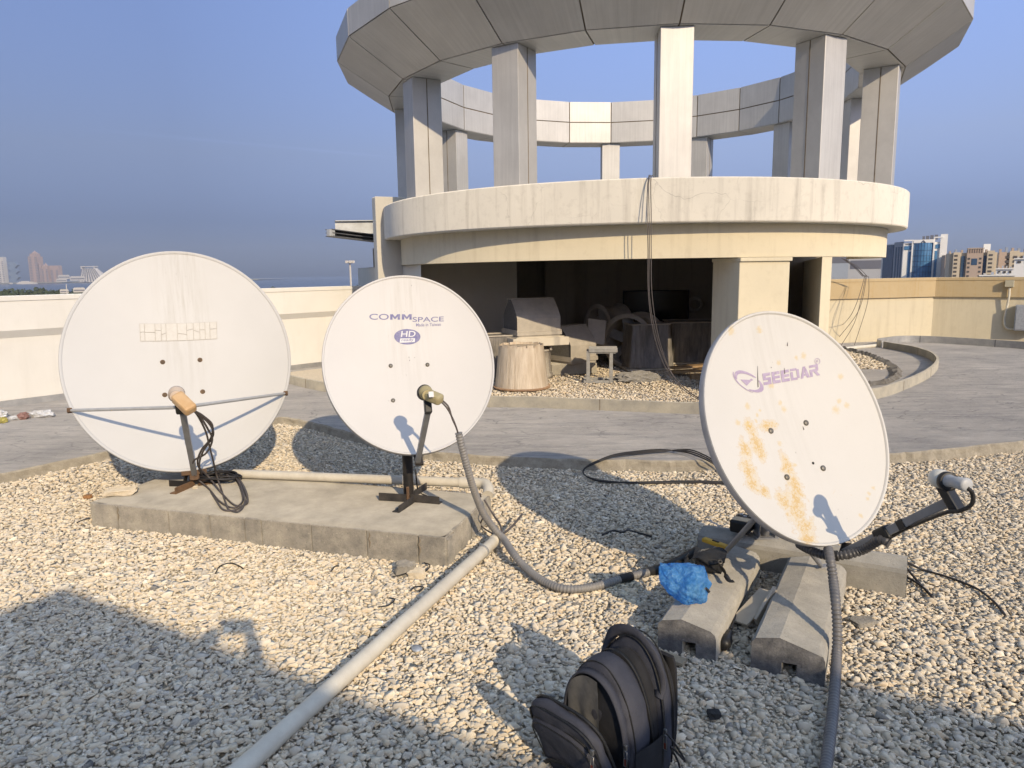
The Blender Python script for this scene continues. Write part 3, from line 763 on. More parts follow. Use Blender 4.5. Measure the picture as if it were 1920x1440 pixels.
# axial fan ring
def fan(label, cen, axis, rad, ln, blades=True):
    axis = V(axis).normalized(); root = thing('axial_fan', (cen.x, cen.y, cen.z-rad), label, 'axial fan')
    mb = MB(); mb.lathe([(rad-.015, 0), (rad+.05, 0), (rad+.05, .015), (rad, .02), (rad, ln-.02), (rad+.05, ln-.015), (rad+.05, ln), (rad-.015, ln)], cen, axis, 44, True, False)
    vs = []; mb.lathe([(rad-.014, 0), (rad-.014, ln)], cen, axis, 44, True, False); mb.build('casing', mDustM, root)
    mb = MB(); mb.lathe([(.01, 0), (.09, 0), (.11, .03), (.11, .14), (.01, .15)], cen+axis*.08, axis, 24); mb.build('hub', mDustL, root)
    ax_ = axis.cross(V((0, 0, 1))).normalized(); ay_ = axis.cross(ax_)
    for k in range(6):
        a = 2*math.pi*k/6+.3; d = ax_*math.cos(a)+ay_*math.sin(a); mb = MB(); t_ = axis.cross(d)
        mb.box(cen+axis*.14+d*(rad*.56), (rad*.86, .15, .012), d, (t_*.82+axis*.57)); mb.build('blade', simple('fan_blade_grey', (.30, .29, .26), (.40, .38, .34), .6, 8) if k == 0 else bpy.data.materials['fan_blade_grey'], root)
    return root
fc = at(1176, 640, 10.55)
fan('large axial fan ring with grey blades standing behind the wrapped crates', fc, (.55, .83, 0), .36, .5)
fc2 = at(1120, 612, 11.3)
fan('axial fan ring half hidden at the back left of the larger fan', fc2, (.85, .5, 0), .30, .45)
# wrapped tapering crates
def crate(label, px, y_, w0, w1, h, ax, mat, group=None):
    c = gp(*px, GZ); c = V((c.x, c.y, GZ)); ax = V(ax).normalized(); ay = V((-ax.y, ax.x, 0)); root = thing('wrapped_crate', c, label, 'wrapped crate', 'wrapped ventilator units')
    c = c+ay*(w0*.42)
    def sect(w_, z): return [c+ax*(sx*w_/2)+ay*(sy*w_*.42)+V((0, 0, z)) for sx, sy in ((-1, -1), (1, -1), (1, 1), (-1, 1))]
    mb = MB(); nseg = 10; rows_ = 10; grid = []
    for j in range(rows_+1):
        t = j/rows_; s_ = sect(w0+(w1-w0)*t, .03+h*t); ringp = []
        for q in range(4):
            for k in range(nseg):
                p = s_[q].lerp(s_[(q+1) % 4], k/nseg); dirv = (p-c); dirv.z = 0
                ringp.append(p+dirv.normalized()*(.022*noise.noise(V((p.x*6, p.y*6, p.z*5)))+(-.018*math.sin(math.pi*k/nseg)*math.sin(math.pi*t))))
        grid += ringp
    m = 4*nseg
    mb.add(grid, [(j*m+k, j*m+(k+1) % m, (j+1)*m+(k+1) % m, (j+1)*m+k) for j in range(rows_) for k in range(m)], True)
    mb.add(grid[-m:], [list(range(m))]); mb.build('film', mat, root)
    mb = MB(); s_ = sect(w1+.02, h+.035)
    for q in range(4): mb.tube([s_[q], s_[(q+1) % 4]], .012, 6)
    mb.build('top_frame', mDustM, root)
    mb = MB(); mb.box(c+V((0, 0, .012)), (w0+.08, w0*.84+.08, .024), ax, ay, .004); mb.build('base', mDustL, root)
crate('dark plastic wrapped unit tapering upward beside the large fan', (1222, 694), 0, .66, .54, .62, (.98, .12, 0), mWrapD)
crate('dusty plastic wrapped square unit at the right of the row', (1302, 682), 0, .66, .74, .60, (.99, -.02, 0), mWrapD)
crate('wrapped unit half hidden left of the stacked ventilator hood', (935, 712), 0, .55, .5, .55, (.9, .3, 0), mWrapD)
# empty frame stool
fr = gp(1118, 716, GZ); root = thing('duct_frame', (fr.x, fr.y, GZ), 'empty dusty duct frame standing on the gravel in front of the fan', 'duct frame')
mFrame = simple('cement_splashed_steel', (.30, .295, .275), (.42, .41, .38), .8, 20, .6, 60)
w_, h_, d_ = .30, at(1130, 657, fr.y).z-GZ, .26
ax = V((.985, -.12, .0)); ay = V((.12, .985, 0)); o = V((fr.x, fr.y, GZ-.01)); lean = .085
def fpt(a, b_, t): return o+ax*(a*w_/2+lean*t)+ay*(b_*d_/2+d_/2)+V((0, 0, h_*t))
mb = MB()
for a in (-1, 1):
    for b_ in (-1, 1): mb.box((fpt(a, b_, 0)+fpt(a, b_, 1))/2, (.042, .042, h_), ax, ay)
mb.each('post', mFrame, root)
mb = MB()
for t in (0.03, .97):
    for b_ in (-1, 1): mb.box((fpt(-1, b_, t)+fpt(1, b_, t))/2, (w_+.03, .034, .03), ax, ay)
    for a in (-1, 1): mb.box((fpt(a, -1, t)+fpt(a, 1, t))/2, (d_+.03, .034, .031), ay, -ax)
mb.each('rail', mFrame, root)
mb = MB(); mb.box((fpt(-1, -1, 1)+fpt(1, 1, 1))/2+V((0, 0, .012)), (w_+.07, d_+.07, .05), ax, ay, .008); mb.build('top', mFrame, root)
# television, ring on the back wall
tv0 = at(1168, 545, BY-.03); tv1 = at(1290, 604, BY-.03)
root = thing('television', ((tv0.x+tv1.x)/2, BY-.05, tv1.z), 'large black flat television standing against the dark back wall', 'television')
mb = MB(); mb.box(V(((tv0.x+tv1.x)/2, BY-.05, (tv0.z+tv1.z)/2)), (tv1.x-tv0.x, .05, tv0.z-tv1.z), None, None, .006); mb.build('case', simple('black_plastic', (.012, .012, .012), rough=.45), root)
mb = MB(); mb.box(V(((tv0.x+tv1.x)/2, BY-.0775, (tv0.z+tv1.z)/2)), (tv1.x-tv0.x-.03, .004, tv0.z-tv1.z-.03)); mb.build('screen', simple('dark_glass', (.004, .004, .005), rough=.18), root)
mb = MB(); bz = tv1.z; mb.box(V(((tv0.x+tv1.x)/2, BY-.26, (GZ+bz)/2)), (1.5, .5, bz-GZ-.004), None, None, .01)
tag(mb.build('storage_box', mWrapD), 'dark box under the television at the back wall', 'box')
rc = at(1303, 571, BY-.06); mb = MB(); mb.lathe([(.085, 0), (.135, 0), (.14, .02), (.135, .05), (.085, .05), (.08, .02)], rc, (0, 1, 0), 32, True, False)
mb.lathe([(.085, 0), (.085, .05)], rc, (0, 1, 0), 32, True, False)
tag(mb.build('cable_coil', mDustM), 'round coil hanging on the back wall beside the television', 'coil')
# planks
for i, (pxa, pxb, dz, lb) in enumerate([((1258, 690), (1400, 678), .10, 'upper raw plank of the small timber stack'), ((1262, 697), (1400, 690), .07, 'lower raw plank of the small timber stack right of the wrapped units')]):
    a, b_ = gp(*pxa, GZ+dz), gp(*pxb, GZ+dz); mb = MB(); mb.box((a+b_)/2, ((b_-a).length, .16, .028), (b_-a), None, .003)
    tag(mb.build('plank', mWoodP), lb, 'plank', 'planks on the pavilion gravel')
a = gp(1312, 712, GZ); mb = MB(); mb.box(V((a.x, a.y+.05, GZ+.03)), (.22, .12, .075), None, None, .003); tag(mb.build('timber_block', mWoodP), 'raw timber block under the planks', 'timber block')

# cables hanging over the parapet band
g1 = at_r(1217, Rb+.012); top = V((g1.x, g1.y, Hb1+.012)); inn = top+V((.06, .25, .0))
gg = lambda u, v, yy: at(u, v, yy)
yb = g1.y
k1 = [inn, top+V((0, .02, .01)), gg(1216, 345, yb-.05), gg(1217, 400, yb-.10), gg(1217.5, 470, yb-.1), gg(1217, 540, yb-.1), gg(1224, 600, yb-.08), gg(1240, 660, yb-.03), gg(1262, 705, yb+.02), gg(1290, 733, yb+.06), gp(1318, 749, PZ+.15), gp(1345, 754, PZ+.135)]
k2 = [inn+V((.03, 0, 0)), top+V((.02, .02, .01)), gg(1220, 345, yb-.03), gg(1221, 400, yb-.07), gg(1221, 470, yb-.08), gg(1222, 545, yb-.1), gg(1232, 620, yb-.06), gg(1250, 680, yb), gg(1270, 714, yb+.03), gg(1296, 738, yb+.07), gp(1322, 751, PZ+.145), gp(1350, 756, PZ+.135)]
k3 = [inn-V((.03, 0, 0)), top+V((-.01, .02, .012)), gg(1214, 350, yb-.06), gg(1213.5, 400, yb-.12), gg(1215, 470, yb-.13), gg(1215, 540, yb-.12), gg(1222, 605, yb-.09), gg(1237, 664, yb-.04), gg(1259, 708, yb+.01), gg(1287, 735, yb+.05), gp(1314, 750, PZ+.16), gp(1340, 755, PZ+.14)]
for kx_, lb in ((k1, 'middle cable of the bunch hanging over the cream pavilion parapet'), (k2, 'right cable of the bunch hanging over the cream pavilion parapet'), (k3, 'left cable of the bunch hanging over the cream pavilion parapet')):
    cable('hanging_cable', lb, kx_, .0045, mCabG, group='cables hanging over the pavilion parapet')
# ================================================================== PLINTH
mPlTop = concrete('smooth_screeded_concrete', (.29, .265, .215), (.44, .40, .325), .15, .25, 5)
mPlSide = concrete('block_concrete', (.21, .195, .17), (.42, .38, .31), .7, 1.0, 9)
PT = .17
pl = thing('concrete_plinth', (SL0+slab_ax*SLW/2+slab_ay*SLD/2).xy.to_3d(), 'long concrete block plinth with screeded top under the two left dishes', 'plinth')
def sp_(a, c, z): return V((SL0.x, SL0.y, 0))+slab_ax*a+slab_ay*c+V((0, 0, z))
mb = MB(); nx_, ny_ = 90, 26
vs = []
for j in range(ny_+1):
    for i in range(nx_+1):
        a, c = SLW*i/nx_, SLD*j/ny_; p = sp_(a, c, PT)
        k = noise.noise(V((a*3, c*3, 1)))*.006
        e_ = min(a, SLW-a, c, SLD-c); drop = 0
        if e_ < .001: drop = .012+abs(noise.noise(V((a*7, c*7, 9))))*.014
        elif e_ < .04: drop = .003
        vs.append(p+V((0, 0, k*(e_ > .03)-drop)))
mb.add(vs, [(j*(nx_+1)+i, j*(nx_+1)+i+1, (j+1)*(nx_+1)+i+1, (j+1)*(nx_+1)+i) for j in range(ny_) for i in range(nx_)], True)
mb.build('screed_top', mPlTop, pl)
mb = MB()
def blockrow(a0, a1, c, d, dirv, outv):
    L_ = a1-a0
    mb.box(sp_(0, 0, 0)+dirv[0]*((a0+a1)/2)+dirv[1]*c-outv*.05+V((0, 0, PT/2-.035)), (L_-.005, .10, PT+.05), dirv[0], outv, .006)
    mb.box(sp_(0, 0, 0)+dirv[0]*(a1)+dirv[1]*c-outv*.062+V((0, 0, PT/2-.04)), (.02, .10, PT+.03), dirv[0], outv)
xs = [0, .22, .62, .93, 1.18, 1.30, 1.64, 2.0, 2.32, SLW]
for a0, a1 in zip(xs, xs[1:]): blockrow(a0, a1, 0, 0, (slab_ax, slab_ay), -slab_ay)
ys = [0.0, .12, .42, SLD]
for c0, c1 in zip(ys, ys[1:]):
    for side in (0, 1):
        a = 0 if side == 0 else SLW; ov = -slab_ax if side == 0 else slab_ax
        mb.box(sp_(a, (c0+c1)/2, PT/2-.035)-ov*.05, (c1-c0-.012, .10, PT+.05), slab_ay, ov, .006); mb.box(sp_(a, c1, PT/2-.04)-ov*.062, (.02, .1, PT+.03), slab_ay, ov)
mb.box(sp_(SLW/2, SLD-.05, PT/2-.035), (SLW, .10, PT+.05), slab_ax)
mb.build('block_course', mPlSide, pl)
# crack filler: dark vertical cracks on the front face
mb = MB()
for a, zz in ((2.02, .1), (2.33, .11), (.23, .09)):
    pts = [sp_(a+.006*math.sin(i*2.3), -.0015, PT-.02-zz*i/5) for i in range(6)]; mb.tube(pts, [.001, .004, .003, .005, .003, .001], 5)
mb.build('crack', mSeal, pl)
mRockL = concrete('limestone', (.50, .42, .30), (.70, .61, .46), .2, .9, 12)
def rock(name, label, c, s, seed, mat=mRockL, rz=0., cat='stone', flat=False):
    bm = bmesh.new(); bmesh.ops.create_icosphere(bm, subdivisions=3, radius=1); mb = MB(); bm.verts.index_update(); M_ = Matrix.Rotation(rz, 3, 'Z'); vs = []
    for v in bm.verts:
        p = v.co.copy()
        for ax_, f in ((0, .75), (1, .75), (2, .6)): p[ax_] = max(-f, min(f, p[ax_]))*1.2
        p *= 1+.28*noise.noise(p*1.6+V((seed, 0, 0)))+.1*noise.noise(p*4+V((seed, 3, 0)))
        vs.append(V(c)+M_ @ V((p.x*s[0], p.y*s[1], p.z*s[2])))
    mb.add(vs, [[v.index for v in f.verts] for f in bm.faces]); bm.free()
    return tag(mb.build(name, mat), label, cat)
rock('flat_stone', 'flat pale stone chip lying on the left end of the concrete plinth', gp(222, 929, PT)+V((0, .03, .018)), (.105, .065, .026), 2, rz=.25)
rock('loose_rock', 'grey fist-sized rock at the foot of the plinth by the crack', gp(760, 1066, .02), (.055, .05, .045), 5, mPlSide)
rock('loose_rock', 'smaller pale rock beside the grey rock at the foot of the plinth', gp(782, 1076, .01), (.05, .042, .03), 8)
rock('brown_shard', 'rust brown shard on the gravel left of the plinth', gp(165, 931, .015), (.03, .02, .018), 12, simple('brown_shard', (.42, .22, .09), (.3, .15, .06), .7))
rock('broken_brick', 'small grey kerb fragment lying on the gravel behind the middle dish', gp(845, 850, .03), (.085, .05, .045), 17, mPlSide, .2)
rock('dark_stone', 'black stone on the gravel right of the backpack', gp(1338, 1338, .015), (.024, .021, .016), 26, simple('black_stone', (.02, .02, .021), (.04, .04, .04), .8))
for i, (u, v) in enumerate([(366, 914), (424, 900)]): rock('pebble', ['pebble on the plinth beside the angle iron foot', 'pebble on the plinth at the end of the white pipe'][i], gp(u, v, PT+.01), (.017, .014, .012), 30+i)

# ================================================================== WHITE PIPES
mPipe = simple('weathered_white_pipe', (.72, .66, .53), (.60, .54, .43), .45, 9, .12, 80, spec=.5)
p0 = gp(438, 888, PT+.035); p1 = gp(873, 905, PT+.035)
# along the back edge of the plinth
pts = [p0]+[p0.lerp(p1, t) for t in (.3, .6, .85, 1)]
e1 = gp(893, 911, PT+.035)+V((.02, -.02, 0)); e2 = gp(903, 930, PT+.01)
pw = thing('pipe_on_plinth', p0.lerp(p1, .5)-V((0, 0, .035)), 'white plastic pipe with an elbow lying along the back of the plinth', 'pipe')
mb = MB(); mb.tube(pts, .0315, 16); mb.build('pipe', mPipe, pw)
dpp = (p1-p0).normalized()
mb = MB(); mb.tube([p1-dpp*.04, p1+dpp*.03], .038, 18)
tail = V((dpp.x*.2+.03, -.2, -.03))
mb.tube(spline([p1+dpp*.02, p1+dpp*.09, p1+dpp*.125+V((.012, -.02, 0)), p1+dpp*.14+V((.018, -.07, -.015)), p1+dpp*.14+V((.016, -.13, -.04))], 6), .036, 16); mb.build('elbow', mPipe, pw)
q0 = gp(930, 1012, .045); q1 = gp(455, 1440, .038); qd = (q1-q0).normalized()
pf = thing('pipe_on_gravel', q0.lerp(q1, .5)-V((0, 0, .04)), 'long white plastic pipe lying diagonally across the gravel in the foreground', 'pipe')
mb = MB(); mb.tube([q0, q0.lerp(q1, .2)+V((0, 0, .001)), q0.lerp(q1, .5)-V((.004, 0, .002)), q1, q1+qd*1.4], .0335, 18); mb.build('pipe', mPipe, pf)
mb = MB(); cpt = gp(905, 1036, .045); mb.lathe([(.030, -.004), (.0375, -.004), (.0375, .012), (.030, .012)], q0+qd*.19, qd, 20); mb.build('coupling', simple('grey_ring', (.33, .32, .30)), pf)
mb = MB(); mb.lathe([(.022, .002), (.036, .002), (.0375, .012), (.036, .05), (.0336, .052)], q0-qd*.008, qd, 20, True, False); mb.build('end_collar', mPipe, pf)

# ================================================================== DISHES
D3S = .855
def dish_mat(name, base, marks, rust=False, sx=0., speck=.5):
    b = NB(name); X, Y_, Z = b.xyz()
    col = b.mix(b.ramp(b.noise(2.3, 5, .6), .3, .7), base, tuple(q*.95 for q in base))
    # dirt runs down the middle of the upper half
    band = b.math('SUBTRACT', 1., b.ramp(b.math('ABSOLUTE', b.math('SUBTRACT', X, sx)), .03, .22))
    runs = b.ramp(b.noise(1., 6, .7, (26, 1.6, 1)), .45, .75)
    up = b.ramp(Y_, -.35, .25)
    col = b.mix(b.math('MULTIPLY', b.math('MULTIPLY', band, runs), b.math('MULTIPLY', up, marks)), col, (.36, .33, .26))
    dots = b.ramp(b.noise(75, 2, .5, (1, .55, 1)), .735, .76); dm = b.math('MULTIPLY', dots, b.math('MULTIPLY', band, b.ramp(b.noise(5, 2), .45, .6)))
    col = b.mix(b.math('MULTIPLY', dm, speck), col, (.06, .055, .045))
    if rust:
        blobs = [(-.26, .05, .035, .035), (-.13, .035, .055, .03), (-.25, -.05, .045, .07), (-.34, -.06, .04, .05), (-.245, -.10, .03, .04), (-.37, -.17, .05, .07), (-.38, -.235, .05, .045), (-.32, -.285, .03, .035), (-.10, -.20, .035, .07), (-.10, -.30, .038, .075), (-.14, -.37, .045, .06), (-.18, -.43, .06, .06), (-.17, -.50, .06, .05), (-.19, -.565, .05, .03), (-.22, -.36, .045, .05)]
        small = [(-.33, .08, .02), (-.265, .063, .022), (-.227, .153, .022), (-.024, .54, .022), (.062, .35, .016), (.234, .36, .02), (.184, .357, .014), (.013, .098, .02), (.003, .138, .016), (.333, .033, .026), (.369, .074, .016), (.406, .041, .018), (.423, .203, .02), (-.227, .557, .03), (-.092, -.073, .016), (-.049, -.2, .014), (.198, -.535, .014), (.348, -.419, .013), (.288, -.464, .012), (.31, -.44, .012), (-.025, .238, .02), (-.18, .10, .012), (-.15, .12, .01), (-.20, .07, .012)]
        field = None; X = b.math('MULTIPLY', X, 1/D3S); Y_ = b.math('MULTIPLY', Y_, 1/D3S)
        def blob(cx, cy, rx, ry):
            a = b.math('MULTIPLY', b.math('SUBTRACT', X, cx), 1/rx); c = b.math('MULTIPLY', b.math('SUBTRACT', Y_, cy), 1/ry)
            d = b.math('SQRT', b.math('ADD', b.math('MULTIPLY', a, a), b.math('MULTIPLY', c, c)))
            return b.ramp(d, .25, 1.9, 1, 0)
        for q in blobs:
            g = blob(*q); field = g if field is None else b.math('MAXIMUM', field, g)
        n1 = b.noise(26, 7, .72); n2 = b.noise(85, 5, .75)
        F = b.math('ADD', field, b.math('MULTIPLY', b.math('SUBTRACT', n1, .5), 2.1))
        stain = b.ramp(F, .42, .70); core = b.ramp(b.math('ADD', F, b.math('MULTIPLY', b.math('SUBTRACT', n2, .5), 3.0)), .82, 1.08)
        edge_ = b.math('SUBTRACT', 1., b.ramp(b.math('ABSOLUTE', b.math('SUBTRACT', F, .45)), .0, .05))
        edge2 = b.math('SUBTRACT', 1., b.ramp(b.math('ABSOLUTE', b.math('SUBTRACT', F, .75)), .0, .05))
        col = b.mix(b.math('MULTIPLY', stain, .42), col, (.62, .46, .19))
        col = b.mix(b.math('MULTIPLY', b.math('MAXIMUM', edge_, edge2), .45), col, (.52, .31, .08))
        col = b.mix(b.math('MULTIPLY', core, .6), col, (.54, .33, .075))
        f2 = None
        for (cx, cy, r_) in small:
            g = blob(cx, cy, r_, r_); f2 = g if f2 is None else b.math('MAXIMUM', f2, g)
        F2 = b.math('ADD', f2, b.math('MULTIPLY', b.math('SUBTRACT', n2, .5), 1.6))
        col = b.mix(b.math('MULTIPLY', b.ramp(F2, .5, .9), .45), col, (.60, .42, .12))
        spk = b.math('MULTIPLY', b.ramp(b.noise(120, 2, .5), .70, .74), b.ramp(b.noise(4, 3), .5, .7)); col = b.mix(b.math('MULTIPLY', spk, .5), col, (.45, .33, .16))
    b.bump(b.noise(5, 4), .05, .02)
    return b.done(col, .58, 0, .28)
mDish1 = dish_mat('cream_white_enamel', (.585, .57, .535), .6, sx=.03, speck=1.0)
mDish2 = dish_mat('cool_white_enamel', (.625, .60, .56), .42, sx=.0, speck=.8)
mDish3 = dish_mat('rust_spotted_white_enamel', (.62, .595, .545), .28, True)
mRimG = simple('dirty_grey_enamel', (.46, .44, .43), (.36, .34, .33), .55, 9, .1)
mGreyArm = simple('grey_painted_steel', (.30, .30, .305), (.24, .24, .24), .45, 8, .08, 50, .15)
mBlackSt = simple('black_painted_steel', (.022, .021, .020), (.05, .04, .032), .5, 9, .15, 50, .2)
mRustSt = simple('rusty_steel', (.18, .105, .055), (.10, .06, .035), .8, 25, .4, 80)
mBolt = simple('weathered_bolt', (.22, .21, .19), (.15, .13, .10), .5, 30, metal=.5)
mBoltR = simple('rusty_bolt', (.20, .13, .07), (.10, .07, .05), .8, 30)
mBlackPl = simple('black_plastic', (.015, .015, .015), (.03, .028, .026), .45)
mGreyPl = simple('grey_plastic', (.50, .50, .49), (.42, .42, .41), .45, 10)
mWhitePl = simple('aged_white_plastic', (.70, .67, .58), (.58, .54, .45), .5, 10)
class Dish: pass
def make_dish(label, base, c, az, eln, ro, w_, asp, dep, mat, seg=96):
    d = Dish(); a, e_, r_ = R(az), R(eln), R(ro)
    n = V((math.sin(a)*math.cos(e_), -math.cos(a)*math.cos(e_), math.sin(e_))); u0 = V((math.cos(a), math.sin(a), 0)); v0 = n.cross(u0)
    d.u = u0*math.cos(r_)+v0*math.sin(r_); d.v = v0*math.cos(r_)-u0*math.sin(r_); d.n = n; d.c = V(c); d.rx = w_/2; d.ry = w_/2*asp; d.dep = dep
    d.root = thing('satellite_dish', base, label, 'satellite dish', 'satellite dishes on the gravel')
    d.MW = Matrix(((d.u.x, d.v.x, n.x, c[0]), (d.u.y, d.v.y, n.y, c[1]), (d.u.z, d.v.z, n.z, c[2]), (0, 0, 0, 1)))
    def h(x, y): return -dep*max(0, 1-(x/d.rx)**2-(y/d.ry)**2)
    d.h = h
    def uv(px, py):          # photo point -> dish coordinates on its surface
        q = ray(px, py); t = (d.c-CAM).dot(n)/q.dot(n)
        for _ in range(6):
            p = CAM+q*t-d.c; x, y = p.dot(d.u), p.dot(d.v); t = (d.c+n*h(x, y)-CAM).dot(n)/q.dot(n)
        p = CAM+q*t-d.c; return V((p.dot(d.u), p.dot(d.v)))
    d.uv = uv
    d.W = lambda x, y, z: d.c+d.u*x+d.v*y+n*z
    mb = MB(); rings = [0.0]+[i/22*.972 for i in range(1, 23)]
    vs = [V((0, 0, h(0, 0)))]
    prof = [(r_, None) for r_ in rings[1:]]+[(.975, .004), (.982, .007), (.995, .006), (1.0, .0), (1.0, -.034), (.985, -.036), (.975, -.03)]
    for (r_, off) in prof:
        for k in range(seg):
            t = 2*math.pi*k/seg; x, y = d.rx*r_*math.cos(t), d.ry*r_*math.sin(t)
            z = h(x, y) if off is None else (h(x, y)*(1 if r_ < .99 else 0)+off); vs.append(V((x, y, z)))
    nb = 14
    for j in range(nb):      # back face
        r_ = .97*(1-j/nb)
        for k in range(seg):
            t = 2*math.pi*k/seg; x, y = d.rx*r_*math.cos(t), d.ry*r_*math.sin(t); vs.append(V((x, y, h(x, y)-.012-(.018 if j == 0 else 0))))
    vs.append(V((0, 0, h(0, 0)-.012)))
    tot = len(prof)+nb
    fs = [(0, 1+k, 1+(k+1) % seg) for k in range(seg)]
    for i in range(tot-1): fs += [(1+i*seg+k, 1+(i+1)*seg+k, 1+(i+1)*seg+(k+1) % seg, 1+i*seg+(k+1) % seg) for k in range(seg)]
    fs += [(1+(tot-1)*seg+k, len(vs)-1, 1+(tot-1)*seg+(k+1) % seg) for k in range(seg)]
    mb.add(vs, fs, True); d.refl = mb.build('reflector', [mat, mRimG], d.root, mw=d.MW)
    bm = bmesh.new(); bm.from_mesh(d.refl.data)
    for f in bm.faces:
        cc = f.calc_center_median(); rr = math.hypot(cc.x/d.rx, cc.y/d.ry)
        if rr > .9985 or (cc.z < h(cc.x, cc.y)-.006): f.material_index = 1
    for e2 in bm.edges:
        if len(e2.link_faces) == 2 and e2.calc_face_angle(0) > .5: e2.smooth = False
    bm.to_mesh(d.refl.data); bm.free()
    return d
def put(d, verts2, lift=.0016): return [V((p.x, p.y, d.h(p.x, p.y)+lift)) for p in verts2]
FONTS = {}
def text_polys(s, bold=.0, shear=0., space=1.0):
    cu = bpy.data.curves.new('lettering', 'FONT'); cu.body = s; cu.offset = bold; cu.shear = shear; cu.space_character = space; cu.resolution_u = 6
    o = bpy.data.objects.new('lettering', cu); COL.objects.link(o); dg = bpy.context.evaluated_depsgraph_get()
    me = bpy.data.meshes.new_from_object(o.evaluated_get(dg)); vs = [v.co.copy() for v in me.vertices]; fs = [list(p.vertices) for p in me.polygons]
    bpy.data.objects.remove(o); bpy.data.curves.remove(cu); bpy.data.meshes.remove(me)
    xs = [v.x for v in vs]; ys = [v.y for v in vs]; x0, x1, y0, y1 = min(xs), max(xs), min(ys), max(ys)
    return [V(((v.x-x0)/(x1-x0), (v.y-y0)/(y1-y0))) for v in vs], fs
def lettering(d, name, s, bl, br, tl, mat, bold=0., shear=0., space=1., lift=.0016, parent=None):
    """bl, br, tl: photo points of the text box corners"""
    a, b_, c_ = d.uv(*bl), d.uv(*br), d.uv(*tl); vs, fs = text_polys(s, bold, shear, space); mb = MB()
    mb.add(put(d, [a+(b_-a)*v.x+(c_-a)*v.y for v in vs], lift), fs); return mb.build(name, mat, parent or d.refl, mw='I', fix=False)
def poly_on(d, mb, pts, lift=.0016):
    mb.add(put(d, pts, lift), [list(range(len(pts)))])
def patch(d, mb, c00, c10, c11, c01, nx, ny, lift):
    g = [(c00.lerp(c10, i/nx)).lerp(c01.lerp(c11, i/nx), j/ny) for j in range(ny+1) for i in range(nx+1)]
    mb.add(put(d, g, lift), [(j*(nx+1)+i, j*(nx+1)+i+1, (j+1)*(nx+1)+i+1, (j+1)*(nx+1)+i) for j in range(ny) for i in range(nx)])
def oval(d, mb, c, A, B, lift, n=48, rings=6):
    g = [c]+[c+(A*math.cos(2*math.pi*k/n)+B*math.sin(2*math.pi*k/n))*(r/rings) for r in range(1, rings+1) for k in range(n)]
    mb.add(put(d, g, lift), [(0, 1+k, 1+(k+1) % n) for k in range(n)]+[(1+(r-1)*n+k, 1+r*n+k, 1+r*n+(k+1) % n, 1+(r-1)*n+(k+1) % n) for r in range(1, rings) for k in range(n)])
def bolts(d, pxs, mat, r=.012):
    for q in pxs:
        p = d.uv(*q); mb = MB(); mb.lathe([(r, 0), (r, .004), (r*.8, .007), (r*.3, .0085)], V((p.x, p.y, d.h(p.x, p.y))), (0, 0, 1), 14); mb.build('bolt', mat, d.refl, mw='I')
def back_mount(d, pole_xy, z0, r=.032, mat=mBlackSt):
    """post and head bracket behind the reflector"""
    bc = d.W(0, -d.ry*.15, d.h(0, 0)-.07); pz = V((pole_xy[0], pole_xy[1], 0))
    ztop = d.c.z+(-(d.dep+.085)-((pz-d.c)-V((0, 0, (pz-d.c).z))).dot(d.n))/d.n.z; top = V((pole_xy[0], pole_xy[1], ztop))
    mb = MB(); mb.tube([V((pole_xy[0], pole_xy[1], z0)), top], r, 18); mb.build('mast', mat, d.root)
    mb = MB(); mb.box(bc, (.26, .26, .05), d.u, d.v, .006); mb.build('bracket', mat, d.root); mb = MB(); mb.tube([top-V((0, 0, .05)), top, bc], r*.9, 12); mb.build('mast_head', mat, d.root)

# ---- left dish
d1 = make_dish('large plain white satellite dish with two side stays and a cracked blank label', gp(362, 912, PT), (-2.3413, 5.0543, 1.0413), 23.755, 23.787, -.26, 1.4917, 1.1, .13, mDish1)
bolts(d1, [(305, 679), (375, 675), (309, 740.5), (380, 734.5)], mBoltR, .017)
# cracked label strip
cor = [d1.uv(*q) for q in ((262, 607), (406, 603.5), (407, 635.5), (263.5, 640))]
mb = MB(); gx_ = 11
xsr = [0]+sorted(rnd.uniform(.05, .97) for _ in range(10))+[1]
for a_, b_ in zip(xsr, xsr[1:]):
    ycut = rnd.uniform(.35, .65); yc2 = ycut+rnd.uniform(-.15, .15); g_ = .003; gy = .016
    def pt2(x, y): return (cor[0].lerp(cor[1], x)).lerp(cor[3].lerp(cor[2], x), y)
    if rnd.random() < .75:
        poly_on(d1, mb, [pt2(a_+g_, .01), pt2(b_-g_, .01), pt2(b_-g_, yc2-gy), pt2(a_+g_, ycut-gy)][::-1], .003+rnd.random()*.0015); poly_on(d1, mb, [pt2(a_+g_, ycut+gy), pt2(b_-g_, yc2+gy), pt2(b_-g_, .99), pt2(a_+g_, .99)][::-1], .003+rnd.random()*.0015)
    else: poly_on(d1, mb, [pt2(a_+g_, .01), pt2(b_-g_, .01), pt2(b_-g_, .99), pt2(a_+g_, .99)][::-1], .0035)
mb.build('blank_label', simple('yellowed_label', (.60, .575, .515), (.56, .53, .47), .6, 30), d1.refl, mw='I', fix=False)
mb = MB(); patch(d1, mb, pt2(-.003, -.01), pt2(1.003, -.01), pt2(1.003, 1.01), pt2(-.003, 1.01), 16, 5, .0008); mb.build('label_backing', simple('label_glue', (.43, .41, .36), (.55, .52, .46), .8, 40), d1.refl, mw='I', fix=False)
LN = d1.W(0, -.5315, .8686)
armb = d1.W(0.03, -d1.ry-.01, -.01)
mb = MB(); ad = (LN-armb).normalized(); at_end = LN-ad*.11+V((0, 0, -.02))
mb.box((armb+at_end)/2, ((armb-at_end).length, .034, .052), at_end-armb, d1.u, .003); mb.build('feed_arm', mGreyArm, d1.root)
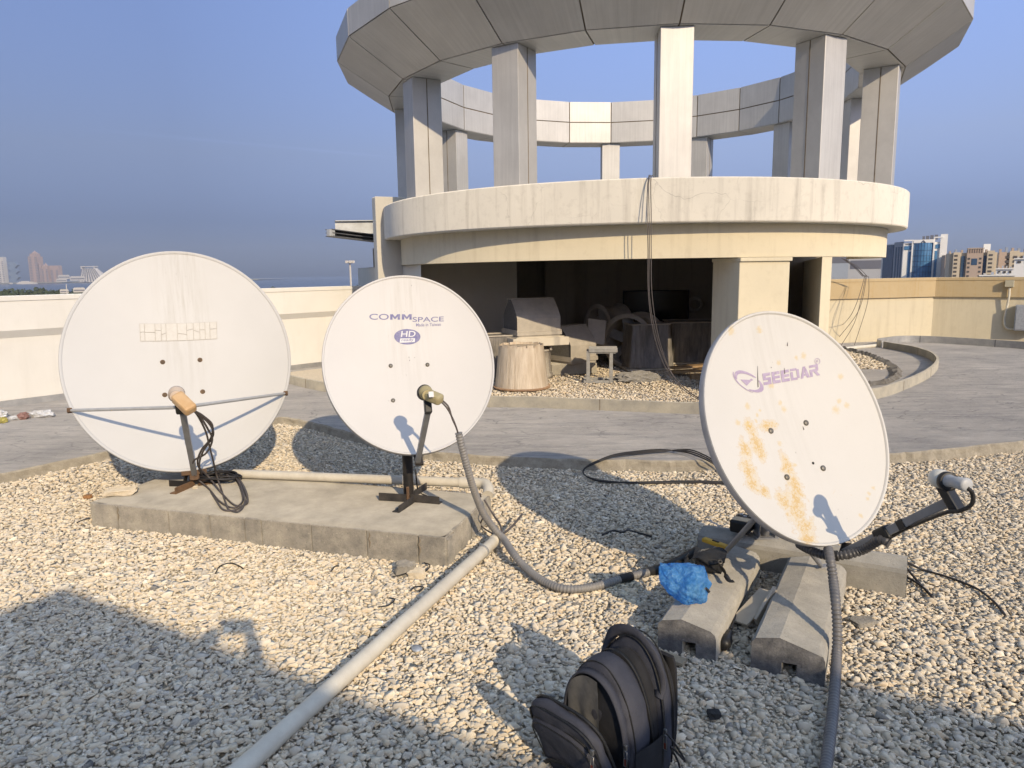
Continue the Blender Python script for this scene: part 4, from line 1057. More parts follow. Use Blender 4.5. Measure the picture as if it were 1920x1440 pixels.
mb = MB(); mb.box(armb, (.16, .03, .03), d1.u, d1.n, .003); mb.box(armb-V((0, 0, .035)), (.06, .05, .04), d1.u, d1.n, .003); mb.build('arm_bracket', mRustSt, d1.root)
mLNBo = simple('sun_yellowed_plastic', (.56, .34, .15), (.64, .44, .24), .5, 9)
mLNBc = simple('sun_faded_plastic', (.62, .50, .38), (.52, .42, .33), .55, 9)
def lnb(d, L0, L1, r0, box, mats, parts_r=.0):
    """feed horn facing the dish at L0, housing running to L1"""
    root_ = None; fd = (d.W(0, 0, d.h(0, 0))-L0).normalized()
    mb = MB(); mb.lathe([(.005, .052), (r0*.75, .050), (r0, .035), (r0, -.01), (r0*.72, -.02), (r0*.72, -.05)], L0, fd, 26)
    cap = mb.build('feed_horn', mats[0], d.root)
    hd = (L1-L0); mb = MB(); mid = L0.lerp(L1, .5); mb.box(mid-fd*.035, (hd.length*1.02, box[0], box[1]), hd, d.u-hd.normalized()*d.u.dot(hd.normalized()), .016)
    hs_ = mb.build('lnb_housing', mats[1], d.root); return cap, hs_
c1 = at(333, 743, LN.y); c2 = at(357, 762, LN.y-.02)
lnb(d1, at(331, 740, LN.y+.02), at(360, 768, LN.y-.03), .046, (.076, .066), (mLNBc, mLNBo))
mb = MB(); mb.box(LN-ad*.05+V((0, 0, -.02)), (.09, .07, .07), ad, d1.u, .01); mb.build('lnb_clamp', mBlackPl, d1.root)
for (rx_, ex_) in (((131, 770), -1), ((535.5, 738), 1)):
    p = d1.uv(*rx_); s_ = d1.W(p.x, p.y, .005); e_ = LN-ad*.10+d1.u*(.02*ex_); mb = MB(); mb.tube([s_, s_.lerp(e_, .04), s_.lerp(e_, .96), e_], [.007, .011, .011, .009], 10); mb.build('side_stay', mGreyPl, d1.root)
    mb = MB(); mb.box(s_, (.03, .03, .035), d1.u, d1.v, .004); mb.build('stay_bracket', mRustSt, d1.root)
back_mount(d1, gp(366, 906, PT).xy, PT, .035)
fb = gp(366, 908, PT)
def foot(root, a, b_, mat, h=.045):
    a, b_ = V(a), V(b_); dd_ = (b_-a).normalized(); nn_ = V((-dd_.y, dd_.x, 0)); mb = MB()
    mb.box((a+b_)/2+V((0, 0, h/2)), ((b_-a).length, .006, h), dd_); mb.box((a+b_)/2+nn_*.022+V((0, 0, .004)), ((b_-a).length, .045, .006), dd_); return mb.build('angle_foot', mat, root)
foot(d1.root, gp(318, 912, PT), gp(360, 914, PT), mBlackSt); foot(d1.root, gp(329, 927, PT), gp(365, 912, PT), mRustSt); foot(d1.root, gp(372, 912, PT), gp(412, 906, PT), mRustSt); foot(d1.root, gp(372, 906, PT), gp(395, 893, PT), mBlackSt)
mb = MB(); mb.tube([gp(346, 905, PT+.02), at(350, 888, fb.y-.06)], .012, 8); mb.build('brace', mBlackSt, d1.root)
# cables from the left LNB down onto the plinth
s0 = at(364, 770, LN.y-.03)
ys_ = s0.y
fall = [[(376, 782), (390, 805), (398, 825), (386, 850), (362, 866), (366, 892), (390, 915), (412, 940), (436, 952)],
        [(378, 780), (396, 800), (399, 818), (380, 848), (374, 875), (385, 905), (404, 936), (420, 956), (446, 954)],
        [(373, 783), (386, 810), (393, 838), (400, 865), (406, 890), (415, 918), (424, 945), (430, 956)],
        [(380, 779), (398, 797), (395, 822), (377, 845), (371, 872), (392, 895), (416, 925), (440, 947), (462, 945)]]
labs = ['grey cable looping furthest left from the LNB of the left dish', 'grey cable looping lowest on the plinth from the LNB of the left dish', 'straightest grey cable falling from the LNB of the left dish', 'grey cable looping furthest right on the plinth below the left dish']
for i, f in enumerate(fall):
    pts = [s0]; m = len(f)
    for j, (u, v) in enumerate(f):
        g = gp(u, v, PT+.008); t = min(1, (j+1)/(m-2.0)); y_ = ys_+(min(g.y, 4.9)-ys_)*t**1.3 if v < 905 else None
        q = at(u, v, y_) if y_ else g
        if q.z < PT+.008: q = gp(u, v, PT+.008)
        pts.append(q)
    tail = {0: [(452, 944), (455, 930), (446, 905), (432, 890), (415, 884)], 1: [(463, 938), (460, 918), (447, 897), (430, 885)], 2: [(448, 958), (459, 940), (452, 912), (438, 892), (420, 886)], 3: [(463, 930), (450, 903), (425, 890)]}[i]
    pts += [gp(u, v, PT+.01+.004*i+(.03 if v < 895 else 0)) for u, v in tail]
    cable('feed_cable', labs[i], pts, .0062, mCabG, group='cables of the left dish')
mb = MB()
for k in range(7):
    cc = gp(405, 893, PT+.03+.006*k)+V((rnd.uniform(-.03, .03), rnd.uniform(-.03, .03), 0)); rx_, ry_ = .13+.02*rnd.random(), .07+.02*rnd.random(); tl = rnd.uniform(-.2, .2)
    mb.tube([cc+V((rx_*math.cos(t), ry_*math.sin(t)+tl*rx_*math.cos(t), .012*math.sin(2*t+k))) for t in [2*math.pi*i/40 for i in range(41)]], .006, 7)
tag(mb.build('cable_coil', mCab), 'black coil of spare cable behind the mast of the left dish', 'cable coil')

# ---- middle dish
d2 = make_dish('round white satellite dish with COMMSPACE and HD ready lettering on a black post', gp(765, 935, PT), (-.6383, 4.497, 1.0519), 15.98, 25.14, -1.1, 1.0854, 1.1, .09, mDish2)
bolts(d2, [(732.5, 686), (801.5, 684), (737, 751)], mBolt, .0135)
mInk = simple('faded_blue_violet_ink', (.155, .15, .29), (.30, .28, .38), .6, 60, lo=.4, hi=.75)
mInkW = simple('white_ink', (.66, .65, .635), rough=.6)
lettering(d2, 'lettering', 'CO', (692.5, 599.4), (729, 599.6), (692.5, 588.4), mInk, .006, .0)
mb = MB(); Mp = [(0, 0), (0, 1), (.27, 1), (.5, .5), (.73, 1), (1, 1), (1, 0), (.76, 0), (.76, .58), (.57, .14), (.43, .14), (.24, .58), (.24, 0)]
for x0_, x1_ in ((731.5, 750), (753.5, 772)):
    a, b_, c_ = d2.uv(x0_, 599.5), d2.uv(x1_, 599.5), d2.uv(x0_, 589.2); poly_on(d2, mb, [a+(b_-a)*x+(c_-a)*y for x, y in Mp])
mb.each('lettering', mInk, d2.refl, mw='I', fix=False)
lettering(d2, 'lettering', 'SPACE', (773.5, 603.8), (832, 602.6), (773.5, 594.6), mInk, .006, .0)
lettering(d2, 'lettering', 'Made in Taiwan', (780, 612.3), (826.5, 611.0), (780, 606.4), mInk, .008)
oc, oa, ob = d2.uv(763.7, 631.6), d2.uv(788.3, 631.6), d2.uv(763.7, 617)
mb = MB(); A_ = (oa-oc); B_ = (ob-oc); oval(d2, mb, oc, A_, B_, .0012)
badge = mb.build('badge', mInk, d2.refl, mw='I', fix=False)
lettering(d2, 'badge_lettering', 'HD', (751.5, 632), (778.5, 631.6), (752.8, 621), mInkW, .012, .0, 1.0, .0026)
mb = MB(); patch(d2, mb, d2.uv(749, 643), d2.uv(777.8, 641.5), d2.uv(778.2, 634.4), d2.uv(750.6, 634.8), 6, 3, .0022); mb.build('badge_panel', mInkW, d2.refl, mw='I', fix=False)
lettering(d2, 'badge_lettering', 'ready', (752.5, 641.8), (775, 641), (753.2, 635.2), mInk, .006, .0, 1., .0034)
LN2 = d2.W(0, -.4032, .6266); armb = at(783, 866, d2.W(0, -d2.ry, 0).y-.03); ad = (LN2-armb).normalized()
mb = MB(); e_ = at(803, 768, LN2.y+.03); mb.box((armb+e_)/2, ((e_-armb).length, .03, .03), e_-armb, d2.u, .003); mb.build('feed_arm', mGreyArm, d2.root)
bt = d2.W(.01, -d2.ry-.0, -.02); mb = MB(); mb.box((bt+armb)/2, (.05, (bt-armb).length+.05, .02), d2.u, bt-armb, .003); mb.build('arm_bracket', mBlackSt, d2.root)
mLNBy = simple('aged_khaki_plastic', (.45, .38, .20), (.37, .31, .17), .5, 9)
lnb(d2, at(799, 737, LN2.y+.02), at(826, 748, LN2.y-.02), .038, (.060, .054), (mLNBy, mLNBy))
mb = MB(); mb.box(at(824.5, 747, LN2.y-.055), (.03, .012, .05), d2.u, d2.n, .004)
lh = at(808.5, 739.5, LN2.y-.085); mb = MB(); mb.box(lh, (.026, .004, .03), d2.u, d2.n); mb.build('sticker', mInkW, d2.root)
mb = MB(); mb.lathe([(.034, -.022), (.040, -.022), (.042, 0), (.040, .02), (.034, .02)], at(796, 736, LN2.y+.045), d2.n, 24); mb.box(at(802, 760, LN2.y+.03), (.04, .04, .09), d2.u, d2.n, .006); mb.build('lnb_clamp', mBlackPl, d2.root)
pb2 = gp(766, 938, PT); back_mount(d2, (pb2.x, pb2.y+.02), PT, .033)
mAng = simple('black_angle_iron', (.03, .028, .026), (.075, .065, .055), .6, 14, .2)
foot(d2.root, gp(711, 938, PT), gp(762, 941, PT), mAng, .05); foot(d2.root, gp(770, 941, PT), gp(824, 946, PT), mAng, .05); foot(d2.root, gp(748, 962, PT), gp(777, 942, PT), mAng, .045); foot(d2.root, gp(776, 933, PT), gp(800, 917, PT), mAng, .045)
mb = MB(); mb.box(gp(767, 938, PT)+V((0, -.04, .05)), (.016, .02, .1), None, None, .003); mb.build('gusset', mRustSt, d2.root)
# cables and conduit of the middle dish
yl = LN2.y-.03
for i, off in enumerate(((0, 0), (3, -2))):
    cable('lnb_lead', ['lower short lead from the khaki LNB into the corrugated conduit', 'upper short lead from the khaki LNB into the corrugated conduit'][i], [at(826+off[0], 752+off[1], yl), at(838+off[0], 765+off[1], yl-.01), at(848, 783+i*2, yl), at(856, 803, yl+.02), at(863, 828, yl+.03)], .005, mCabG, group='leads of the middle dish')
cA = [at(860, 812, yl+.02), at(866, 838, yl+.03), at(877, 880, yl+.06), at(889, 920, yl+.12), at(906, 962, yl+.2), at(926, 990, yl+.26), at(944, 1010, 3.98), gp(962, 1037, .075), gp(985, 1064, .04), gp(1020, 1090, .03), gp(1060, 1104, .03), gp(1110, 1101, .03), gp(1165, 1085, .03), gp(1215, 1073, .03), gp(1262, 1056, .035), gp(1310, 1030, .05)]
cnd = thing('corrugated_conduit', cA[8].xy.to_3d(), 'grey corrugated conduit curving from the middle dish across the gravel to the black pouch', 'conduit')
mCor = simple('grey_corrugated_plastic', (.20, .195, .19), (.28, .26, .235), .5, 8, spec=.5)
mb = MB(); corrug(mb, cA, .0215); mb.build('sleeve', mCor, cnd)
mb = MB(); tA = resample(spline(cA, 14), .02)
def near(u, v): return min(range(len(tA)), key=lambda i: (tA[i]-gp(u, v, .03)).length)
i0, i1, i2 = near(1160, 1087), near(1182, 1081), near(1215, 1072)
mb.tube(tA[i0:i1+1], .0232, 14); mb.tube(tA[i2:], .0235, 14); mb.build('tape_wrap', mBlackPl, cnd)
cable('loose_cable', 'thin cable drooping from the elbow of the white pipe down the plinth end', [gp(900, 925, PT+.03), gp(905, 945, .12), at(908, 965, 4.2), gp(902, 985, .02), gp(930, 1005, .06)], .005, mCabG)
cable('loose_cable', 'pair of thin cables running from the pipe elbow into the end of the foreground pipe', [gp(908, 937, PT+.02), gp(925, 965, .10), gp(938, 985, .08), gp(940, 1003, .05), q0+qd*.05], .006, mCabG)
cable('loose_cable', 'stub of cable poking out of the far end of the foreground pipe', [q0+qd*.03, gp(945, 1000, .05), gp(962, 985, .07), gp(979, 964, .09)], .007, mCabG)
cable('loose_cable', 'thin black cable hanging beside the black post of the middle dish', [at(779, 880, 4.43), at(781, 900, 4.42), gp(785, 922, PT+.01), gp(800, 930, PT+.006)], .005, mCab)

# ---- right dish
D3S = .855
d3 = make_dish('tilted rust spotted satellite dish with SEEDAR lettering on concrete blocks', gp(1470, 1010, .0), tuple(CAM+(V((1.5027, 3.6764, .7969))-CAM)*D3S), 21.65, 24.91, 5.09, 1.1532*D3S, 1.1, .09*D3S, mDish3)
bolts(d3, [(1445, 808), (1511, 793), (1475, 895), (1543, 878)], mBolt, .0135)
mInk3 = simple('faded_violet_ink', (.37, .29, .40), (.50, .42, .50), .6, 40, lo=.4, hi=.8)
# SEEDAR in slotted block letters
bl, br, tl = d3.uv(1432, 722.5), d3.uv(1535.5, 704.0), d3.uv(1429.0, 700.5)
def LB(x, y): return bl+(br-bl)*x+(tl-bl)*y+(tl-bl)*0
mb = MB()
def bar(x0, y0, x1, y1, sk=0.): poly_on(d3, mb, [LB(x0, y0), LB(x1, y0), LB(x1+sk, y1), LB(x0+sk, y1)], .0016)
lw = .148
def Sx(i): return i*.170
x = Sx(0); bar(x, 0, x+lw, .25); bar(x+lw*.62, .25, x+lw, .40); bar(x, .40, x+lw, .60); bar(x, .60, x+lw*.38, .75); bar(x, .75, x+lw, 1)
for i in (1, 2):
    x = Sx(i); bar(x, 0, x+lw, .25); bar(x, .25, x+lw*.35, .4); bar(x, .40, x+lw, .62); bar(x, .62, x+lw*.35, .75); bar(x, .75, x+lw*.44, 1); bar(x+lw*.5, .75, x+lw, 1)
x = Sx(3); bar(x, 0, x+lw*.8, .2); bar(x, .80, x+lw*.8, 1); bar(x, .2, x+lw*.3, .72); bar(x+lw*.75, .12, x+lw*1.05, .88)
x = Sx(4); poly_on(d3, mb, [LB(x, 0), LB(x+lw*.3, 0), LB(x+lw*.72, 1), LB(x+lw*.42, 1)]); poly_on(d3, mb, [LB(x+lw*.76, 0), LB(x+lw*1.1, 0), LB(x+lw*.74, .9), LB(x+lw*.56, .55)]); bar(x+lw*.3, .2, x+lw*.75, .36)
x = Sx(5); bar(x, 0, x+lw*.3, .62); bar(x, .78, x+lw, 1); bar(x, .42, x+lw, .62); bar(x+lw*.72, .55, x+lw*1.02, .9); poly_on(d3, mb, [LB(x+lw*.45, .42), LB(x+lw*.8, 0), LB(x+lw*1.14, 0), LB(x+lw*.8, .42)])
mb.build('lettering', mInk3, d3.refl, mw='I', fix=False)
lettering(d3, 'trademark', 'R', (1530.3, 680), (1534.2, 679.5), (1530.3, 675), mInk3)
mb = MB(); oc = d3.uv(1532.3, 677.5); ra = (d3.uv(1537.5, 677)-oc).length
for k in range(24):
    t0, t1 = 2*math.pi*k/24, 2*math.pi*(k+1)/24; poly_on(d3, mb, [oc+V((math.cos(t), math.sin(t)))*(ra*q) for t, q in ((t0, .82), (t0, 1), (t1, 1), (t1, .82))])
mb.build('trademark', mInk3, d3.refl, mw='I', fix=False)
# swoosh emblem: open tilted ellipse with a pointer
mb = MB(); oc = d3.uv(1404, 715.5); A_ = d3.uv(1430.5, 732)-oc; B_ = d3.uv(1411.5, 703.5)-oc
def el_(t, k): return oc+A_*(math.cos(t)*k)+B_*(math.sin(t)*(k+(.0 if k > .9 else -.06)))
def arc(t0, t1, kin, kout, n=26):
    for i in range(n):
        a0, a1 = t0+(t1-t0)*i/n, t0+(t1-t0)*(i+1)/n; w0 = .35+.65*math.sin(math.pi*i/n); w1 = .35+.65*math.sin(math.pi*(i+1)/n)
        poly_on(d3, mb, [el_(a0, kout-(kout-kin)*w0), el_(a0, kout), el_(a1, kout), el_(a1, kout-(kout-kin)*w1)])
arc(R(-75), R(60), .74, 1.0); arc(R(75), R(222), .74, 1.0); arc(R(185), R(300), .99, 1.13)
poly_on(d3, mb, [oc+A_*x+B_*y for x, y in ((-.50, -.40), (.02, -.62), (.10, .25), (.03, .28))]); poly_on(d3, mb, [oc+A_*x+B_*y for x, y in ((-.02, .32), (.13, .27), (.17, .48), (.03, .52))])
mb.build('emblem', mInk3, d3.refl, mw='I', fix=False)
mHole = simple('dark_hole', (.02, .018, .015))
p = d3.uv(1524.5, 868.5); mb = MB(); mb.lathe([(.0065, 0), (.0065, .0015)], V((p.x, p.y, d3.h(p.x, p.y))), (0, 0, 1), 10); mb.build('chip', mHole, d3.refl, mw='I')
mb = MB()
for (pa_, pb__) in (((1420, 686), (1421, 726)), ((1445, 688), (1446, 690)), ((1470, 690), (1471, 701)), ((1476, 642), (1476, 649)), ((1505, 800), (1507, 806))):
    a, b_ = d3.uv(*pa_), d3.uv(*pb__); k_ = V((.0022, 0)); poly_on(d3, mb, [a-k_*.3, b_-k_, b_+k_, a+k_*.3], .0024)
mb.build('dirt_run', simple('dark_dirt', (.10, .075, .06)), d3.refl, mw='I', fix=False)
LN3 = d3.W(0, -.4349*D3S, .6862*D3S)
armA = d3.W(.035, -d3.ry-.03, -.02); armB = at(1785, 938, LN3.y+.02)
mb = MB(); aa = at(1585, 1036, armA.y-.02); mb.box((aa+armB)/2, ((armB-aa).length, .034, .034), armB-aa, None, .003); mb.build('feed_arm', mGreyArm, d3.root)
mb = MB(); mb.box((armA+aa)/2, ((aa-armA).length+.05, .045, .03), aa-armA, None, .003); mb.build('arm_bracket', mBlackSt, d3.root)
mb = MB(); jn = at(1655, 1003, aa.lerp(armB, .37).y); adr = (armB-aa).normalized()
mb.box(aa.lerp(armB, .40), (.075, .05, .055), adr, None, .01); mb.box(aa.lerp(armB, .585), (.035, .039, .039), adr, None, .002); mb.build('tape_wrap', mBlackPl, d3.root)
mb = MB(); mb.box((armB+LN3)/2+V((0, 0, -.012)), (.036, .05, (LN3-armB).length+.05), adr, None, .008); mb.lathe([(.028, -.016), (.034, -.016), (.035, 0), (.034, .016), (.028, .016)], at(1776, 902, LN3.y), (at(1815, 908, LN3.y-.12)-at(1760, 897, LN3.y+.08)), 24); mb.build('lnb_clamp', mBlackPl, d3.root)
hA, hB = at(1764, 898, LN3.y+.03), at(1812, 909, LN3.y-.10); hd = (hB-hA).normalized()
mb = MB(); mb.lathe([(.005, -.040), (.022, -.037), (.033, -.025), (.0355, -.010), (.035, .010), (.027, .022), (.023, .024)], hA, hd, 28); mb.build('feed_horn', mWhitePl, d3.root)
mb = MB(); mb.lathe([(.023, .024), (.024, .045), (.020, .062), (.021, .080), (.0245, (hB-hA).length), (.017, (hB-hA).length+.006), (.003, (hB-hA).length+.006)], hA, hd, 20); mb.build('lnb_housing', mGreyPl, d3.root)
# stays and foot of the right dish
bl_pts = []
mb = MB(); s1a = at(1425, 962, d3.W(-.2, -d3.ry+.16, 0).y+.05); s1b = gp(1353, 1043, .155); mb.tube([s1a, s1b], .0125, 10); mb.build('support_strut', mGreyArm, d3.root)
mb = MB(); s2a = at(1500, 1010, d3.W(0, -d3.ry, 0).y+.05); s2b = gp(1541, 1062, .155); mb.tube([s2a, s2b+(s2a-s2b)*.14, s2b], [.0125, .0125, .006], 10); mb.box(s2b+V((.015, 0, .003)), (.07, .03, .006), (.9, .3, 0)); mb.build('support_strut', mGreyArm, d3.root)
ft = gp(1436, 1008, .15); mb = MB(); mb.box(ft+V((0, .02, .004)), (.12, .10, .008)); mb.box(ft+V((-.045, .02, .05)), (.006, .09, .09)); mb.box(ft+V((.045, .02, .05)), (.006, .09, .09)); mb.tube([ft+V((0, .02, .02)), d3.W(-.05, -.1, -.2)], .024, 14); mb.build('mast', mGreyArm, d3.root)
bc = d3.W(0, -.1, d3.h(0, 0)-.06); mb = MB(); mb.box(bc, (.26, .3, .08), d3.u, d3.v, .006); mb.build('bracket', mGreyArm, d3.root)
# conduit of the right dish
ya = aa.lerp(armB, .38)
cB = [aa.lerp(armB, .42)+V((0, -.03, -.035)), at(1650, 1012, aa.lerp(armB, .3).y-.05), at(1618, 1031, aa.y-.09), at(1582, 1041, aa.y-.06), at(1548, 1041, aa.y-.02), at(1518, 1031, aa.y+.06), at(1498, 1020, aa.y+.16)]
cndB = thing('corrugated_conduit', gp(1568, 1200, 0), 'dark corrugated conduit strapped under the right dish arm and running down to the frame', 'conduit')
mCorD = simple('dark_corrugated_plastic', (.055, .054, .055), (.085, .08, .078), .42, 8, spec=.5)
mCorM = simple('mid_grey_corrugated_plastic', (.125, .122, .125), (.18, .17, .16), .45, 8, spec=.5)
mb = MB(); corrug(mb, cB, .0205); mb.build('upper_sleeve', mCorD, cndB)
cC = [at(1553, 1030, aa.y-.03), at(1557, 1050, aa.y-.10), at(1562, 1085, aa.y-.13), at(1567, 1130, 2.72), at(1570, 1180, 2.68), at(1569, 1225, 2.635), gp(1566, 1280, .06), gp(1562, 1330, .035), gp(1555, 1390, .03), gp(1548, 1440, .03), gp(1536, 1520, .03), gp(1520, 1640, .03)]
mb = MB(); corrug(mb, cC, .0205); mb.build('lower_sleeve', mCorM, cndB)
mb = MB(); tB = resample(spline(cB, 14), .02); i_ = int(len(tB)*.52); mb.tube(tB[i_:i_+3], .0225, 14); mb.build('tape_wrap', mBlackPl, cndB)
cable('lnb_lead', 'black lead drooping from the LNB of the right dish back to its arm', [hB+hd*.005+V((0, 0, -.01)), at(1823, 925, hB.y-.005), at(1822, 945, hB.y), at(1800, 958, hB.y+.03), at(1770, 962, hB.y+.08), aa.lerp(armB, .62)+V((0, 0, -.025)), aa.lerp(armB, .45)+V((0, 0, -.03))], .0075, mCab)

# ================================================================== CONCRETE BLOCKS
mBlk = concrete('cast_kerb_concrete', (.31, .295, .26), (.44, .41, .35), .5, .6, 8)
mBlkEnd = concrete('dark_end_concrete', (.085, .085, .09), (.27, .26, .25), .45, 1.0, 14)  # end faces take a darker tone than the block body
def kerb_block(label, fl, along, length, w_, h, ridge, group='precast kerb blocks under the right dish'):
    """fl: front-left bottom corner; along: long axis"""
    al = V(along); al.z = 0; al.normalize(); ac = V((al.y, -al.x, 0)); fl = V(fl); fl.z = -.02; up = V((0, 0, 1))
    root = thing('concrete_block', fl+ac*w_/2+al*length/2, label, 'concrete block', group)
    nw = .058; nc = w_*.42
    pro = [(0, 0), (nc, 0), (nc+.002, .074), (nc+nw, .078), (nc+nw, 0), (w_, 0), (w_, h-.03), (w_*.97, h-.012), (w_*.90, h), (w_*ridge, h+.025), (.015, h+.006), (0, h-.012)]
    nL = 24; vs = []; m = len(pro)
    for i in range(nL+1):
        for (a, z) in pro:
            p = fl+al*(length*i/nL)+ac*a+up*z; k = noise.noise(p*9)*.003 if 0 < i < nL else noise.noise(p*25)*.006; vs.append(p+up*k*(z > .09)+ac*(k if a in (0, w_) else 0)+al*(k if i in (0, nL) else 0))
    mb = MB(); mb.add(vs, [(i*m+k, i*m+(k+1) % m, (i+1)*m+(k+1) % m, (i+1)*m+k) for i in range(nL) for k in range(m)])
    mb.build('body', mBlk, root)
    for part in (vs[:m], vs[-m:]):
        mb = MB(); mb.add([p+(al*.001 if part is vs else V((0, 0, 0))) for p in part], [[0, 1, 2, 11], [2, 3, 8, 9, 10, 11], [3, 4, 5, 6, 7, 8]]); e_o = mb.build('end_face', mBlkEnd, root); e_o.location += al*(-.0015 if part[0] == vs[0] else .0015)
    return root, al, ac
AL = V((.49, .872, 0)).normalized(); AC = V((AL.y, -AL.x, 0))
fr1 = gp(1342, 1240, .0); W1 = .245
kerb_block('left precast concrete block carrying the blue bag and black pouch', fr1-AC*W1, AL, .95, W1, .145, .40)
fr2 = gp(1545, 1285, .0); W2 = .275
kerb_block('right precast concrete block with the conduit running over its side', fr2-AC*W2, AL, .95, W2, .145, .38)
rc3 = gp(1697, 1120, 0); BA = -AC
# the rear block runs along -AC: its long front side faces the camera
def rear_block():
    al = -AC; ac = AL
    return kerb_block('rear precast concrete block lying crosswise behind the other two', V((rc3.x, rc3.y, 0))+AL*.0, al, 1.02, .25, .15, .5)
rr_, ral, rac = rear_block()
# ================================================================== TOOLS ON THE BLOCKS
mYel = simple('yellow_tool_plastic', (.66, .40, .03), (.50, .30, .03), .45, 20)
mClothB = simple('black_nylon', (.013, .013, .014), (.03, .03, .03), .6, 60, .4, 200, spec=.5)
BT = .168
a, b_ = gp(1322, 1012, BT+.045), gp(1362, 1026, BT+.045)
yt = thing('utility_knife', (a+b_)/2-V((0, 0, .02)), 'yellow tool handle lying on the black pouch beside the strut', 'hand tool'); ex = (b_-a).normalized(); 
mb = MB(); mb.box((a+b_)/2, ((b_-a).length+.02, .035, .022), ex, None, .006); mb.build('handle', mYel, yt)
mb = MB(); mb.box((a+b_)/2+V((0, 0, .0125)), (.04, .012, .006), ex, None, .002); mb.build('slider', mBlackPl, yt)
pc = gp(1330, 1068, BT); pou = thing('tool_pouch', (pc.x, pc.y, BT), 'black nylon tool pouch with open flap and dangling strap on the left block', 'tool pouch')
pax = V((.93, -.36, 0)).normalized(); pay = V((.36, .93, 0)).normalized()
mb = MB(); bm = bmesh.new(); bmesh.ops.create_cube(bm, size=1); bmesh.ops.subdivide_edges(bm, edges=bm.edges[:], cuts=6, use_grid_fill=True); bm.verts.index_update(); vs = []
for v in bm.verts:
    q = v.co; s_ = 1-.12*abs(q.z)-.05*noise.noise(q*4); k = noise.noise(q*6)*.007
    vs.append(V((pc.x, pc.y, BT+.038))+pax*(q.x*.125*s_+k)+pay*(q.y*.085*s_+k)+V((0, 0, q.z*.072+k)))
mb.add(vs, [[v.index for v in f.verts] for f in bm.faces], True); bm.free(); mb.build('body', mClothB, pou)
mb = MB()
gr = []
for j in range(9):
    for i in range(9):
        s_, t = i/8-.5, j/8; p = V((pc.x, pc.y, BT+.080))+pax*(s_*.15)+pay*(.06-.125*t)+V((0, 0, -.05*max(0, t-.55)**1.2+.012*math.sin(s_*7+t*4)+.006*noise.noise(V((s_*9, t*9, 0)))))
        gr.append(p)
mb.add(gr, [(j*9+i, j*9+i+1, (j+1)*9+i+1, (j+1)*9+i) for j in range(8) for i in range(8)], True)
gr2 = [p+V((0, 0, .005)) for p in gr]; mb.add(gr2, [(j*9+i, (j+1)*9+i, (j+1)*9+i+1, j*9+i+1) for j in range(8) for i in range(8)], True)
mb.build('flap', mClothB, pou)
mb = MB(); mb.add([p+V((0, 0, .0065)) for p in (gr[1*9+1], gr[1*9+4], gr[4*9+3], gr[4*9+1])], [(0, 1, 2, 3)]); mb.build('document_window', simple('scratched_clear_plastic', (.38, .36, .30), (.06, .06, .055), .2, 40), pou)
def ribbon(mb, pts, w_, t=.003, side=None, flat=None):
    pts = resample(spline(pts, 8), .008); n = len(pts); vs = []
    for i, p in enumerate(pts):
        d = (pts[min(i+1, n-1)]-pts[max(i-1, 0)]).normalized(); s_ = (d.cross(flat) if flat else (side or d.cross(V((0, 0, 1))))).normalized(); s_ = (s_-d*s_.dot(d)).normalized(); u_ = s_.cross(d)
        vs += [p-s_*w_/2, p+s_*w_/2, p+s_*w_/2+u_*t, p-s_*w_/2+u_*t]
    mb.add(vs, [(i*4+k, i*4+(k+1) % 4, (i+1)*4+(k+1) % 4, (i+1)*4+k) for i in range(n-1) for k in range(4)], True); mb.add(vs[:4], [(0, 1, 2, 3)]); mb.add(vs[-4:], [(3, 2, 1, 0)])
mb = MB(); ribbon(mb, [gp(1344, 1052, BT+.09), gp(1352, 1063, BT+.06), gp(1360, 1078, BT+.012), gp(1368, 1090, BT+.006), gp(1376, 1090, BT+.008)], .024)
ribbon(mb, [gp(1292, 1038, BT+.09), gp(1287, 1050, BT+.06), gp(1290, 1075, BT+.03), gp(1296, 1092, BT+.01)], .02); mb.build('strap', mClothB, pou)
mb = MB(); mb.lathe([(.007, 0), (.011, 0), (.011, .004), (.007, .004)], gp(1350, 1054, BT+.075), (0, -.6, .8), 14, True, False); mb.build('ring', mBolt, pou)
# signal meter on the rear block
mc = rc3+ral*.80+rac*.11; mc.z = BT+.006
mt = thing('signal_meter', mc, 'black handheld signal meter lying on the rear block beside the wrench', 'signal meter')
mx = V((.80, -.60, 0)).normalized(); my = V((.6, .8, 0))
mb = MB(); mb.box(mc+V((0, 0, .036)), (.105, .15, .07), mx, my, .012); mb.build('case', mBlackPl, mt)
mb = MB(); mb.box(mc+V((0, 0, .0722))-my*.035, (.088, .06, .003), mx, my); mb.build('screen', simple('reflective_screen', (.40, .36, .28), (.3, .27, .22), .25, 6), mt)
for i in range(3):
    for j in range(2): mb = MB(); mb.box(mc+V((0, 0, .0735))+my*(.022+.024*j)+mx*(-.028+.028*i), (.018, .014, .005), mx, my, .0015); mb.build('button', mGreyPl if (i+j) % 2 else mBolt, mt)
wc = rc3+ral*.96+rac*.13; wc.z = BT+.012; wd = V((.35, -.93, 0)).normalized(); wr = thing('wrench', wc, 'small steel wrench on the left end of the rear block', 'wrench')
mb = MB(); mb.box(wc, (.085, .009, .005), wd, None, .0015); mb.build('shank', mGal, wr)
mb = MB(); 
for s_ in (-1, 1):
    for t_ in (-1, 1): mb.box(wc+wd*(.05*s_)+V((-wd.y, wd.x, 0))*(.008*t_), (.02, .007, .007), wd+V((-wd.y, wd.x, 0))*(.35*t_*s_), None, .0015)
    mb.box(wc+wd*(.042*s_), (.012, .022, .007), wd, None, .0015)
mb.each('jaw', mGal, wr)
